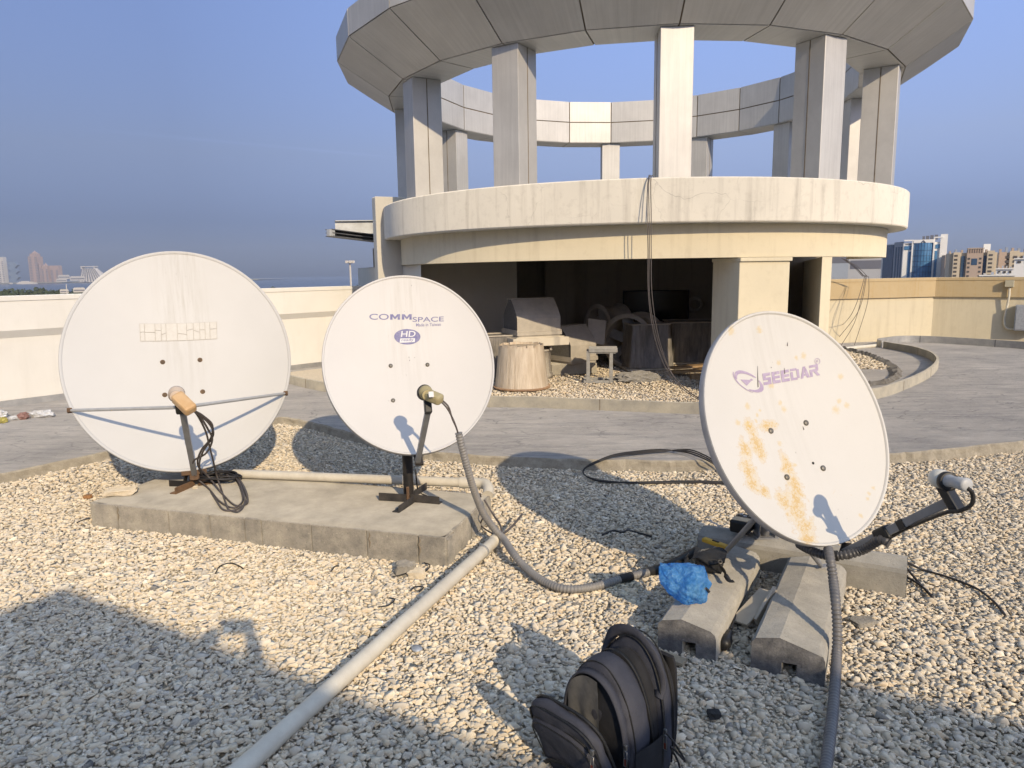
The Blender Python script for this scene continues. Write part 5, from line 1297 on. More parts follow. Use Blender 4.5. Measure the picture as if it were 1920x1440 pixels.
# translucent blue carrier bag
b = NB('thin_blue_polythene'); wv = b.noise(22, 6, .7, None, 1.5)
cz_ = b.voro(26); b.bump(cz_, .9, .02); b.bump(wv, .6, .012)
mBag0 = b.done(b.mix(b.ramp(wv, .35, .7), (.10, .44, .92), (.32, .70, 1.0)), .22, 0, .6)
tr = N(b.nt, 'ShaderNodeBsdfTransparent'); tr.inputs[0].default_value = (.45, .72, 1, 1); tl_ = N(b.nt, 'ShaderNodeBsdfTranslucent'); tl_.inputs[0].default_value = (.12, .45, .95, 1)
m1_ = N(b.nt, 'ShaderNodeMixShader'); m1_.inputs[0].default_value = .5; m2_ = N(b.nt, 'ShaderNodeMixShader'); outn = b.nt.nodes['Material Output']
L(b.nt, b.b.outputs[0], m1_.inputs[1]); L(b.nt, tl_.outputs[0], m1_.inputs[2]); L(b.nt, b.ramp(wv, .3, .7, .5, .15), m2_.inputs[0]); L(b.nt, m1_.outputs[0], m2_.inputs[1]); L(b.nt, tr.outputs[0], m2_.inputs[2]); L(b.nt, m2_.outputs[0], outn.inputs[0])
bc_ = gp(1290, 1123, BT); bag = thing('plastic_bag', (bc_.x, bc_.y, BT), 'crumpled translucent blue plastic bag of metal fittings on the left block', 'plastic bag')
bm = bmesh.new(); bmesh.ops.create_icosphere(bm, subdivisions=5, radius=1); bm.verts.index_update(); vs = []
tipA = at(1246, 1058, bc_.y+.05)-V((bc_.x, bc_.y, BT)); 
for v in bm.verts:
    q = v.co.copy(); d = q.normalized()
    rr = 1+.22*noise.noise(d*2.2+V((3, 1, 0)))+.10*abs(noise.noise(d*5+V((0, 7, 0))))+.05*noise.noise(d*11)
    p = V((d.x*.086*rr, d.y*.078*rr, max(-.066, d.z*.094*rr)+.068))
    k = max(0, d.dot(V((-.55, .30, .78)).normalized())-.62)/.38
    p = p.lerp(tipA*(1.0+.1*noise.noise(d*9)), min(.97, k**1.25))
    kk = max(0, d.dot(V((-.95, -.05, .25)).normalized())-.75)/.25; p += V((-.035, 0, .012))*kk
    vs.append(V((bc_.x, bc_.y, BT))+p)
mb = MB(); mb.add(vs, [[v.index for v in f.verts] for f in bm.faces], True); bm.free(); mb.build('film', mBag0, bag)
mb = MB()
for i in range(34):
    p = V((bc_.x+.022+rnd.gauss(0, .018), bc_.y-.035+rnd.gauss(0, .014), BT+.035+rnd.random()*.04)); mb.box(p, (.010, .010, .008), (rnd.random(), rnd.random(), rnd.random()), None, .001)
mb.build('fittings', simple('bright_metal_bits', (.45, .42, .36), (.05, .05, .05), .35, 200, metal=.6), bag)
a = V((bc_.x+.05, bc_.y-.02, BT+.085)); mb = MB(); mb.tube([a, a+V((.028, -.035, -.03))], .006, 8); mb.build('fitting', mBlackPl, bag)
# offcuts between and in front of the blocks
mTile = simple('cream_tile_offcut', (.60, .53, .41), (.50, .43, .33), .6, 8, .2, 60)
a, b_ = gp(1385, 1168, .03), gp(1440, 1108, .10); mb = MB(); mb.box((a+b_)/2, ((b_-a).length, .085, .012), b_-a, V((.8, -.45, .15)), .002); tag(mb.build('board_offcut', mTile), 'wide cream offcut leaning between the two front blocks', 'offcut')
a, b_ = gp(1412, 1170, .03), gp(1448, 1108, .13); mb = MB(); mb.box((a+b_)/2+V((.012, 0, .01)), ((b_-a).length, .014, .04), b_-a, None, .002); tag(mb.build('board_offcut', mTile), 'narrow pale strip leaning against the right front block', 'offcut')
a, b_ = gp(1216, 1218, .02), gp(1284, 1243, .02); mb = MB(); mb.box((a+b_)/2, ((b_-a).length, .05, .016), b_-a, None, .002); tag(mb.build('wood_offcut', simple('weathered_wood', (.40, .34, .24), (.28, .23, .16), .85, 18, .3, 70)), 'weathered wood strip on the gravel at the front of the left block', 'offcut')
a, b_ = gp(1356, 1212, .035), gp(1371, 1180, .045); mb = MB(); d_ = (b_-a); mb.lathe([(.006, 0), (.022, .004), (.027, .02), (.027, .055), (.02, .075), (.016, .10), (.012, .125), (.004, .13)], a, d_, 18); tag(mb.build('cable_joint', mBlackPl), 'black bulbous cable joint lying beside the left front block', 'cable joint')
cable('loose_cable', 'black cable leaving the bulbous joint between the two front blocks', [b_+V((0, 0, 0)), gp(1380, 1150, .04), gp(1400, 1110, .04), gp(1415, 1080, .04)], .006)
rock('flat_stone', 'flat grey offcut of stone on the gravel right of the right front block', gp(1618, 1165, .01), (.055, .04, .014), 41, mPlSide, .3)
# loose black cables
g_ = lambda u, v, z=.012: gp(u, v, z)
cable('loose_cable', 'black cable crossing in a V on the gravel right of the rear block', [g_(1680, 1037, .09), g_(1700, 1065, .05), g_(1725, 1095), g_(1748, 1120), g_(1738, 1108, .02), g_(1718, 1092, .02), g_(1700, 1082, .02)], .006)
cable('loose_cable', 'long black cable curling away over the gravel at the right', [g_(1700, 1054, .06), g_(1730, 1068), g_(1780, 1083), g_(1830, 1103), g_(1860, 1125), g_(1876, 1142), g_(1884, 1153)], .006)
for i in range(3):
    o1 = 3*i
    cable('loose_cable', ['upper cable of the loop on the gravel left of the right dish', 'middle cable of the loop on the gravel left of the right dish', 'lower cable of the loop on the gravel left of the right dish'][i],
          [g_(1410, 893-o1*.6, .03), g_(1385, 889-o1*.8, .03), g_(1350, 876-o1, .06), g_(1322, 861-o1*1.2, .115), g_(1290, 849-o1*1.0, .115), g_(1240, 843+o1*.6, .105), g_(1195, 846+o1*.8, .105), g_(1150, 853+o1*.5, .115), g_(1112, 868+o1*.4, .07), g_(1095, 880, .03), g_(1098, 892, .02), g_(1130, 903-o1*.3, .016), g_(1200, 904+o1*.3), g_(1290, 902+o1*.4), g_(1370, 904+o1*.5), g_(1410, 908)], .0062, mCab, group='cable loop left of the right dish')
cable('loose_cable', 'crinkled black cable scrap lying in the shadow of the right dish', [g_(1128, 1003), g_(1150, 995), g_(1165, 998), g_(1178, 995), g_(1200, 1000), g_(1222, 1006)], .007)
for i, pts in enumerate([[(404, 1075), (412, 1062), (430, 1056), (446, 1060), (456, 1066)], [(622, 1070), (628, 1062), (636, 1061)], [(795, 1055), (806, 1060), (798, 1071), (785, 1071)], [(710, 1138), (728, 1135), (740, 1124), (730, 1121)], [(770, 1108), (779, 1100), (794, 1101), (786, 1110)], [(736, 1081), (748, 1079), (762, 1075)], [(144, 980), (155, 975), (168, 972)]]):
    cable('wire_scrap', ['arched black wire scrap on the gravel in front of the plinth', 'tiny hooked wire scrap in front of the middle of the plinth', 'bent black wire scrap below the right corner of the plinth', 'largest curved wire scrap left of the foreground pipe', 'open loop of thin wire beside the foreground pipe', 'short straight wire scrap by the grey rock', 'short black wire scrap at the left end of the plinth'][i], [g_(u, v, .014) for u, v in pts], .0035, n=6, seg=6, cat='wire')
p = g_(782, 1216, .012); mb = MB(); mb.lathe([(.002, .006), (.022, .004), (.024, 0), (.022, -.003)], p, (.05, -.1, 1), 20); tag(mb.build('metal_disc', mGal), 'small pale disc on the gravel right of the foreground pipe', 'disc')
# litter along the left wall
mLit = simple('clear_crumpled_plastic', (.72, .72, .70), (.50, .50, .50), .2, 30, .5, 60, spec=.7)
def crumple(name, label, c, s, mat, seed, cat='litter'):
    bm = bmesh.new(); bmesh.ops.create_icosphere(bm, subdivisions=3, radius=1); bm.verts.index_update(); mb = MB()
    mb.add([V(c)+V((v.co.x*s[0], v.co.y*s[1], (v.co.z*.9+.8)*s[2]))*(1+.0)+V((noise.noise(v.co*3+V((seed, 0, 0)))*s[0]*.5, noise.noise(v.co*3+V((0, seed, 0)))*s[1]*.5, noise.noise(v.co*4+V((0, 0, seed)))*s[2]*.6)) for v in bm.verts], [[v.index for v in f.verts] for f in bm.faces]); bm.free()
    return tag(mb.build(name, mat), label, cat)
crumple('plastic_bottle', 'crushed clear plastic bottle on the grey deck left of the left dish', gp(79, 782, PZ), (.13, .05, .045), mLit, 3)
crumple('red_wrapper', 'reddish crumpled wrapper on the deck between the bottle and the other litter', gp(44, 786, PZ), (.055, .05, .045), simple('red_wrapper', (.32, .19, .16), (.24, .13, .11), .6, 30), 7)
crumple('foil_wrapper', 'pale crumpled foil wrapper on the deck beside the red wrapper', gp(28, 787, PZ), (.07, .04, .025), mLit, 17)
crumple('yellow_wrapper', 'yellow crumpled wrapper at the left frame edge on the deck', gp(5, 793, PZ), (.05, .04, .035), simple('yellow_wrapper', (.50, .44, .12), (.34, .30, .1), .5, 30), 11)
crumple('white_wrapper', 'white plastic cup by the yellow wrapper at the left frame edge', gp(3, 783, PZ), (.06, .05, .05), mLit, 13)

# ================================================================== BACKPACK
b = NB('charcoal_pack_fabric'); wv = b.noise(260, 3, .6); cl = b.mix(b.ramp(b.noise(7, 7, .7), .3, .7), (.036, .038, .050), (.060, .061, .074)); b.bump(wv, .35, .002); b.bump(b.noise(9, 6, .65), .6, .012)
mPack = b.done(cl, .75, 0, .3)
mPackIn = simple('black_lining', (.012, .012, .014), (.022, .022, .025), .8, 20, .3, 60)
mZip = simple('black_zip_tape', (.010, .010, .010), (.02, .02, .02), .5, 90, .6, 300)
mPull = simple('gunmetal', (.30, .29, .27), (.15, .145, .14), .35, 60, metal=.7)
mLiner = simple('printed_beige_lining', (.115, .112, .108), (.07, .069, .068), .8, 20, .3, 60)
PB = V((.37, 2.185, -.01)); pf_ = V((-.72, -.69, 0)).normalized()
pa_ = V((-pf_.y, pf_.x, 0))*1.0            # across the pack, towards its near side
bp = thing('backpack', PB, 'open charcoal grey backpack standing on the gravel in the foreground', 'backpack')
UPZ = V((0, 0, 1))
def arch(W, H, n=44, topr=.62, e=2.3):
    pts = []; hs = H*(1-topr)
    for i in range(8): pts.append((W/2*(1-.02*(1-i/8)), .02+(hs-.02)*i/8))
    for i in range(n+1):
        a = math.pi*i/n; c, s_ = math.cos(a), math.sin(a)
        pts.append((W/2*math.copysign(abs(c)**(2/e), c), hs+H*topr*abs(s_)**(2/e)))
    for i in range(7, -1, -1): pts.append((-W/2*(1-.02*(1-i/8)), .02+(hs-.02)*i/8))
    return pts
class Pad:
    """puffed arch-shaped pad of cloth; local frame: pa_ across, up (tilted towards pf_), fo out of its front"""
    def __init__(s, name, mat, base, W, H, T, tilt=0., lean=0., puff=.02, seed=0, topr=.62, e=2.3, wr=.008, rim=.22):
        s.base, s.W, s.H, s.T = V(base), W, H, T
        s.up = (UPZ*math.cos(tilt)+pf_*math.sin(tilt)+pa_*lean).normalized(); s.fo = (pf_*math.cos(tilt)-UPZ*math.sin(tilt))
        s.ol = arch(W, H, 44, topr, e); ol = s.ol; m = len(ol); s.cy = H*.45; vs = []
        q = rim
        lay = [(.0, -.5, .35), (.3, -.5, .34), (.6, -.5, .28), (.82, -.5, .14), (.94, -.5+q*.25, .05), (.985, -.5+q*.6, .0), (1.0, -.5+q*1.3, 0), (1.012, -.15, 0), (1.016, 0, 0), (1.012, .15, 0), (1.0, .5-q*1.3, 0), (.985, .5-q*.6, 0), (.94, .5-q*.25, .05), (.82, .5, .14), (.6, .5, .28), (.3, .5, .34), (.0, .5, .35)]
        for (k, d, bu) in lay:
            for (a, t) in ol:
                x, y = a*max(k, .001), s.cy+(t-s.cy)*max(k, .001); z = d*T+math.copysign(bu*puff*2.2, d)
                p = s.base+pa_*x+s.up*y+s.fo*z; n_ = V((x*9+seed, y*9, z*7)); w_ = noise.noise(n_)*wr+noise.noise(n_*2.1)*wr*.6+abs(noise.noise(n_*1.4+V((5, 0, 0))))*wr*.7
                vs.append(p+s.fo*w_+s.up*(noise.noise(n_+V((0, 9, 0)))*wr)+pa_*(noise.noise(n_+V((9, 0, 0)))*wr*.8))
        mb = MB(); mb.add(vs, [(i*m+k, i*m+(k+1) % m, (i+1)*m+(k+1) % m, (i+1)*m+k) for i in range(len(lay)-1) for k in range(m)], True)
        s.o = mb.build(name, mat, bp)
    def line(s, k, z): return [s.base+pa_*(a*k)+s.up*(s.cy+(t-s.cy)*k)+s.fo*z for (a, t) in s.ol]
    def pt(s, x, y, z): return s.base+pa_*x+s.up*y+s.fo*z
def tape(pts, w_, name='zip_tape', side=None, mat=None, t=.002):
    mb = MB(); ribbon(mb, pts, w_, t, side or pf_); return mb.build(name, mat or mZip, bp)
def cord(pts, r, name='piping', mat=None):
    mb = MB(); mb.tube(pts, r, 8); return mb.build(name, mat or mZip, bp)
back = Pad('back_panel', mPack, PB-pf_*.020, .285, .425, .060, -.05, 0, .006, 3, .72, 2.1, wr=.006)
gap_ = Pad('gap_lining', mPackIn, PB+pf_*.020, .250, .390, .05, -.02, 0, .002, 61, .72, 2.1, wr=.002)
main = Pad('main_compartment', mPack, PB+pf_*.090, .270, .405, .110, .06, 0, .010, 11, .72, 2.1, .013, .2)
pad_ = Pad('back_padding', mPackIn, PB-pf_*.060, .265, .385, .030, -.06, 0, .006, 71, wr=.004)
tape(back.line(1.008, .028)[1:-1], .010); tape(main.line(1.008, -.048)[1:-1], .010)
cord(main.line(1.006, .040)[2:-2], .0022); cord(back.line(1.01, -.024)[2:-2], .0025)
# open mouth of the front pocket: dark interior, piping, beige printed lining
mouth = Pad('pocket_interior', mPackIn, main.pt(-.004, .005, .056), .232, .365, .012, .07, 0, .010, 31, .6, 2.2, .003)
cord(mouth.line(1.01, .006)[2:-2], .0042); tape(mouth.line(1.045, .003)[2:-2], .014, side=mouth.fo)
gr = []
for j in range(9):
    for i in range(15):
        s_ = -.102+.128*i/14; t = j/8; top_ = .215+.150*math.sqrt(max(0, 1-(s_/.117)**2)); y_ = .190+(top_-.190)*t
        gr.append(mouth.pt(s_, y_, .018+.003*math.sin(i*.95)*(1-t)+.005*noise.noise(V((i*.22, j*.3, 3)))))
mb = MB(); mb.add(gr, [(j*15+i, j*15+i+1, (j+1)*15+i+1, (j+1)*15+i) for j in range(8) for i in range(14)], True); mb.build('printed_lining', mLiner, bp)
# brow of cloth over the pocket mouth
brow = [p for p in mouth.line(1.075, .006)][7:-9]; tape(brow, .030, 'pocket_brow', mouth.fo, mPack, .006)
# front pocket hanging open, tipped forward, with its own zipped pouch
flap = Pad('front_pocket', mPack, PB+pf_*.185-pa_*.012, .275, .300, .042, .34, -.13, .008, 41, .38, 3.2, .008)
cord(flap.line(1.0, -.018)[2:-2], .0055, 'zip_tape'); tape(flap.line(.985, .021)[2:-2], .010)
pouch = Pad('front_pouch', mPack, flap.pt(-.008, -.01, .024), .250, .258, .022, .36, -.13, .006, 47, .36, 3.2, .006)
cord(pouch.line(1.015, -.004)[2:-2], .0045, 'zip_tape'); cord(pouch.line(.965, .012)[3:-3], .0022)
tape([pouch.pt(x, .145-.018*(x/.13)**2*4-.02, .0255) for x in (-.122, -.08, -.03, .03, .08, .122)], .014, 'pouch_zip', pouch.up)
# handle, straps
t_ = back.line(1.0, .0); ti = len(t_)//2; hA_, hB_ = t_[ti+11], t_[ti-13]; mid_ = (hA_+hB_)/2; dh = hB_-hA_
mb = MB(); ribbon(mb, [hA_-UPZ*.03+pf_*.034, hA_+UPZ*.012+pf_*.014, mid_-dh*.36+UPZ*.084+pf_*.014, mid_+UPZ*.114+pf_*.012, mid_+dh*.36+UPZ*.078+pf_*.016, hB_+UPZ*.004+pf_*.014, hB_-UPZ*.04+pf_*.034], .036, .007, None, pf_); mb.build('handle', mPack, bp)
for s_ in (-.07, .09):
    mb = MB(); c0_ = PB-pf_*.075+pa_*s_; ribbon(mb, [c0_+UPZ*.37, c0_-pf_*.018+UPZ*.32, c0_-pf_*.028+UPZ*.2, c0_-pf_*.026+UPZ*.08, c0_-pf_*.01+UPZ*.02], .05, .012, pa_); mb.build('shoulder_strap', mPackIn, bp)
# zip sliders with pull tags
inlay = simple('red_brown_inlay', (.16, .035, .02))
for (P_, fr, od) in ((back.line(1.02, .030), .17, pf_), (mouth.line(1.05, .012), .17, mouth.fo), (flap.line(1.0, .03), .22, flap.fo)):
    q = P_[max(3, int(len(P_)*fr))]+od*.006+pa_*.006; mb = MB(); mb.box(q, (.011, .009, .018), pa_, None, .002)
    zs = mb.build('zip_slider', mPull, bp); mb = MB(); e0 = q-UPZ*.032+od*.006+pa_*.004
    fr_ = [e0+pa_*x+UPZ*z for x, z in ((-.0055, .025), (.0055, .025), (.0055, -.025), (-.0055, -.025), (-.0055, .025))]
    mb.tube(fr_, .0016, 6); mb.build('pull_tag', mPull, zs); mb = MB(); mb.box(e0-UPZ*.013, (.008, .002, .02), pa_); mb.build('tag_inlay', inlay, zs)
# mesh side pocket low on the near side
gr = []; sd0 = PB+pf_*.07+pa_*.128
for j in range(7):
    for i in range(9): gr.append(sd0+pf_*(-.075+.15*i/8)+UPZ*(.005+.15*j/6+.012*math.sin(math.pi*i/8))+pa_*(.010+.016*math.sin(math.pi*i/8)*(.5+.5*j/6)))
mb = MB(); mb.add(gr, [(j*9+i, j*9+i+1, (j+1)*9+i+1, (j+1)*9+i) for j in range(6) for i in range(8)], True); mb.build('side_pocket', mPackIn, bp)
zc = back.line(1.02, .034); zc = zc[int(len(zc)*.17)]
cable('loose_cable', 'thin black cable trailing out of the backpack zip to the gravel', [zc, zc+pa_*.035-UPZ*.02, zc+pa_*.06-UPZ*.09-pf_*.03, at(1258, 1400, 2.03), gp(1272, 1430, .04), gp(1278, 1460, .012), gp(1275, 1500, .012)], .0035)

# ================================================================== STAIR HOUSE BEHIND THE CAMERA (it throws the foreground shadow)
HS = 3.0; off = V((SUN.x, SUN.y, 0))*(HS/-SUN.z)
ft_ = [gp(125, 1102), gp(1003, 1433), None, gp(1920, 1312)]
dA = (ft_[1]-ft_[0]).normalized(); dB = V((-dA.y, dA.x, 0))
A0 = ft_[0]; A1 = ft_[1]; A2 = A1+dB*1.02; A3 = A2+dA*4.5
poly = [A0-off, A1-off, A2-off, A3-off, A3-off-dB*7, A0-off-dB*6]
sh = thing('stair_house', (poly[0]+dA*2-dB*2).xy.to_3d(), 'cream stair house behind the photographer casting the foreground shadow', 'stair house')
cen = sum(poly, V((0, 0, 0)))/6
shr = [p+(cen-p).normalized()*.10 for p in poly]
mb = MB(); mb.prism([(p.x, p.y) for p in shr], -.04, HS-.16); mb.build('walls', mCream, sh)
mb = MB(); mb.prism([(p.x, p.y) for p in poly], HS-.16, HS); mb.build('roof_slab', mCreamBand, sh)
dm = shr[0].lerp(shr[1], .72); ddir = (shr[1]-shr[0]).normalized(); dn = V((ddir.y, -ddir.x, 0)); dn = dn if dn.y > 0 else -dn
mb = MB(); mb.box(V((dm.x, dm.y, 1.02))+dn*.02, (.9, .05, 2.05), ddir, None, .004); dr = mb.build('door', mGreyArm, sh); mb = MB(); mb.box(V((dm.x, dm.y, 1.0))+dn*.06+ddir*.36, (.12, .04, .02), ddir, None, .004); mb.build('handle', mGal, dr)

# ================================================================== PHOTOGRAPHER (only the shadow shows)
def skin_body(name, J, E_, mat, parent, sub=2):
    me = bpy.data.meshes.new(name); ks = list(J); me.from_pydata([tuple(J[k][0]-org(parent)) for k in ks], [(ks.index(a), ks.index(b_)) for a, b_ in E_], []); me.update()
    o = bpy.data.objects.new(name, me); COL.objects.link(o); o.parent = parent
    md = o.modifiers.new('skin', 'SKIN'); md.use_smooth_shade = True
    sv = me.skin_vertices[0].data
    for i, k in enumerate(ks): sv[i].radius = (J[k][1], J[k][2] if len(J[k]) > 2 else J[k][1]); sv[i].use_root = (i == 0)
    s2 = o.modifiers.new('sub', 'SUBSURF'); s2.levels = sub; s2.render_levels = sub
    dg = bpy.context.evaluated_depsgraph_get(); nm_ = bpy.data.meshes.new_from_object(o.evaluated_get(dg)); o.modifiers.clear(); o.data = nm_; nm_.materials.clear(); nm_.materials.append(mat)
    return o
pe = thing('person', (-.02, -.5, -.02), 'person standing and holding a phone up in both hands to take the picture', 'person')
mSkinP = simple('skin', (.36, .20, .12), (.30, .16, .10), .6, 20); mShirt = simple('navy_shirt', (.04, .05, .09), (.06, .07, .11), .85, 30); mTrs = simple('dark_trousers', (.03, .03, .035), (.045, .045, .05), .85, 30)
bx, by = -.02, -.50
def J_(x, y, z, r, r2=None): return (V((bx+x, by+y, z)), r, r2 or r)
J = {'pel': J_(0, 0, .92, .15, .11), 'bel': J_(0, 0, 1.08, .145, .11), 'che': J_(0, 0, 1.28, .165, .115), 'nb': J_(0, .0, 1.43, .07), 'nk': J_(0, .02, 1.50, .055), 'hd': J_(0, .03, 1.60, .08, .09), 'ht': J_(0, .02, 1.70, .075, .085),
     'sl': J_(-.17, 0, 1.38, .06), 'el': J_(-.25, .12, 1.24, .046), 'wl': J_(-.11, .36, 1.50, .03), 'hl': J_(-.085, .43, 1.56, .026, .034),
     'sr': J_(.17, 0, 1.38, .06), 'er': J_(.30, .13, 1.26, .046), 'wr': J_(.155, .36, 1.50, .03), 'hr': J_(.125, .43, 1.57, .026, .034),
     'kl': J_(-.11, .02, .50, .065), 'al': J_(-.12, 0, .08, .045), 'tl': J_(-.13, .15, .03, .04, .03), 'hpl': J_(-.09, 0, .82, .095), 'kr': J_(.11, .02, .50, .065), 'ar': J_(.12, 0, .08, .045), 'tr': J_(.13, .15, .03, .04, .03), 'hpr': J_(.09, 0, .82, .095)}
for s_, hx in (('l', 1), ('r', -1)):
    h = J['h'+s_][0]
    for q in range(4): J['f%s%d' % (s_, q)] = (h+V((hx*.012, .02, .012-.016*q)), .009, .009); J['g%s%d' % (s_, q)] = (h+V((hx*.045, .028-.006*(q % 2), .016-.018*q)), .0085, .0085)
    J['t'+s_] = (h+V((hx*.02, -.012, .034)), .010, .010); J['u'+s_] = (h+V((hx*.048, -.012, .048)), .009, .009)
E_ = [('pel', 'bel'), ('bel', 'che'), ('che', 'nb'), ('nb', 'nk'), ('nk', 'hd'), ('hd', 'ht'), ('che', 'sl'), ('sl', 'el'), ('el', 'wl'), ('wl', 'hl'), ('che', 'sr'), ('sr', 'er'), ('er', 'wr'), ('wr', 'hr'), ('pel', 'hpl'), ('hpl', 'kl'), ('kl', 'al'), ('al', 'tl'), ('pel', 'hpr'), ('hpr', 'kr'), ('kr', 'ar'), ('ar', 'tr')]
for s_ in 'lr':
    for q in range(4): E_ += [('h'+s_, 'f%s%d' % (s_, q)), ('f%s%d' % (s_, q), 'g%s%d' % (s_, q))]
    E_ += [('h'+s_, 't'+s_), ('t'+s_, 'u'+s_)]
skin_body('body', J, E_, mSkinP, pe)
def grow(ks, d): return {k: (J[k][0], J[k][1]+d, J[k][2]+d) for k in ks}
ks = ['che', 'bel', 'pel', 'nb', 'sl', 'el', 'sr', 'er']; skin_body('shirt', grow(ks, .012), [e for e in E_ if e[0] in ks and e[1] in ks], mShirt, pe)
ks = ['pel', 'hpl', 'kl', 'al', 'hpr', 'kr', 'ar']; skin_body('trousers', grow(ks, .013), [e for e in E_ if e[0] in ks and e[1] in ks], mTrs, pe)
ph = thing('phone', (0.02, -.035, 1.56), 'phone held up in both hands by the photographer', 'phone')
mb = MB(); mb.box(V((.02, -.034, 1.585)), (.155, .009, .074), None, None, .003); mb.build('case', mBlackPl, ph); mb = MB(); mb.box(V((.02, -.0395, 1.585)), (.148, .001, .068)); mb.build('screen', mHole, ph)

# ================================================================== THE CITY AND THE BAY
b = NB('bay_water'); b.bump(b.noise(.02, 6, .7, (1, 3, 1)), .25, 2.); mSea = b.done((.03, .055, .085), .22, 0, .5)
mCityG = simple('city_ground', (.20, .18, .15), (.30, .27, .22), .9, .01)
SZ, LZ = -21.5, -20.0
mb = MB(); mb.add([(-9000, -900, SZ), (9000, -900, SZ), (9000, 12000, SZ), (-9000, 12000, SZ)], [(0, 1, 2, 3)]); tag(mb.build('sea', mSea), 'calm blue-grey bay', kind='structure')
mb = MB(); mb.add([(-2600, -800, LZ), (4500, -800, LZ), (4500, 4200, LZ), (900, 2600, LZ), (300, 900, LZ), (-520, 840, LZ), (-2600, 700, LZ)], [list(range(7))]); tag(mb.build('city_ground', mCityG), 'city ground far below the roof', kind='structure')
shoreY = 4300
mb = MB(); vs = []
for i in range(30):
    t = i/29; x = -5200+t*3700; y = shoreY+60*noise.noise(V((t*9, 0, 0))); vs += [V((x, y, SZ+2)), V((x, y+30, SZ+6)), V((x, y+700, SZ+7))]
mb.add(vs, [(i*3+k, (i+1)*3+k, (i+1)*3+k+1, i*3+k+1) for i in range(29) for k in range(2)]); tag(mb.build('far_shore', simple('far_shore_land', (.16, .17, .12), (.26, .24, .18), .9, .01)), 'low far shore across the bay', kind='structure')
mTow = simple('rose_stone_facade', (.42, .30, .24), (.36, .26, .22), .8, .02); mTowG = simple('blue_glass_facade', (.12, .17, .25), (.20, .25, .32), .3, .02); mPaleF = simple('pale_facade', (.60, .57, .52), (.52, .49, .45), .8, .02); mDkBand = simple('window_bands', (.13, .13, .15), (.18, .18, .2), .5, .02)
def far_tower(label, x0, x1, yt, dep, mat, bands=12, cap=None, base=530, Yd=4400, style=None, cat='tower'):
    a, b_ = at(x0, yt, Yd), at(x1, yt, Yd); z0 = SZ+4; root = thing('far_tower', ((a.x+b_.x)/2, Yd, z0), label, cat); W_ = b_.x-a.x; cx = (a.x+b_.x)/2; zt = a.z
    mb = MB()
    if style == 'step':
        mb.box((cx, Yd+W_*.4, (z0+zt-22)/2), (W_, W_*.8, zt-22-z0)); mb.box((cx, Yd+W_*.4, zt-14), (W_*.7, W_*.6, 18)); mb.lathe([(W_*.3, 0), (W_*.28, 5), (W_*.12, 12), (.5, 20)], (cx, Yd+W_*.4, zt-6), seg=16)
        mb.box((cx, Yd-1, (z0+zt)/2-8), (W_*.22, 4, zt-z0-16))
    elif style == 'zig':
        n_ = 7
        for i in range(n_):
            s_ = (-1)**i*.16; za, zb = z0+(zt-z0)*i/n_, z0+(zt-z0)*(i+1)/n_
            vs = [V((cx+W_*(-.34+s_), Yd+y_, za)) for y_ in (0, 25)]+[V((cx+W_*(.34+s_), Yd+y_, za)) for y_ in (25, 0)]+[V((cx+W_*(-.34-s_), Yd+y_, zb)) for y_ in (0, 25)]+[V((cx+W_*(.34-s_), Yd+y_, zb)) for y_ in (25, 0)]
            mb.add(vs, [(0, 1, 2, 3), (7, 6, 5, 4), (0, 4, 5, 1), (1, 5, 6, 2), (2, 6, 7, 3), (3, 7, 4, 0)])
    else: mb.box((cx, Yd+dep/2, (z0+zt)/2), (W_, dep, zt-z0))
    mb.build('tower', mat, root); mb = MB()
    if style != 'zig':
        for i in range(bands):
            z = z0+(zt-26-z0)*(i+.7)/bands
            for sx in (-.3, .3): mb.box((cx+sx*W_, Yd-.6, z), (W_*.26, 1.2, (zt-z0)/bands*.42))
        mb.each('window_row', mDkBand, root)
    return root
far_tower('narrow pale tower at the left frame edge across the bay', -6, 5, 482, 30, mPaleF, 12)
far_tower('zigzag twin glass tower across the bay', 12, 32, 491, 25, mTowG, 10, style='zig')
far_tower('tallest rose stone tower with a domed top across the bay', 51, 69.5, 474, 40, mTow, 16, style='step')
far_tower('slim rose tower touching the right side of the tallest tower across the bay', 70.5, 75.5, 494, 30, mTow, 10)
far_tower('middle rose tower with a stepped top across the bay', 76, 89, 497, 30, mTow, 9, style='step')
far_tower('squat rose tower with a flat crown left of the pyramid hotel across the bay', 92.5, 109, 498, 35, mTow, 9)
# stepped pyramid hotel
Yp = 4250; a = at(145, 499, Yp); b_ = at(173, 499, Yp); z0 = SZ+4; hl, hr_ = at(146.5, 523, Yp), at(196, 523, Yp)
root = thing('pyramid_hotel', ((hl.x+hr_.x)/2, Yp, z0), 'pale pyramid shaped hotel across the bay beside the left dish', 'hotel')
mb = MB(); vs = [V((hl.x, Yp, z0)), V((hr_.x, Yp, z0)), V((hr_.x, Yp+90, z0)), V((hl.x, Yp+90, z0)), V((a.x+3, Yp+35, a.z-14)), V((b_.x-4, Yp+35, a.z-14)), V((b_.x-4, Yp+60, a.z-14)), V((a.x+3, Yp+60, a.z-14))]
mb.add(vs, [(3, 2, 1, 0), (4, 5, 6, 7), (0, 1, 5, 4), (1, 2, 6, 5), (2, 3, 7, 6), (3, 0, 4, 7)]); mb.build('wall', mPaleF, root)
mb = MB(); mb.box(((a.x+b_.x)/2, Yp+45, a.z-3), (b_.x-a.x, 34, 5)); mb.box((a.x+3, Yp+45, a.z-10), (6, 30, 14)); mb.box((b_.x-8, Yp+45, a.z-10), (6, 30, 14)); mb.build('roof', mPaleF, root)
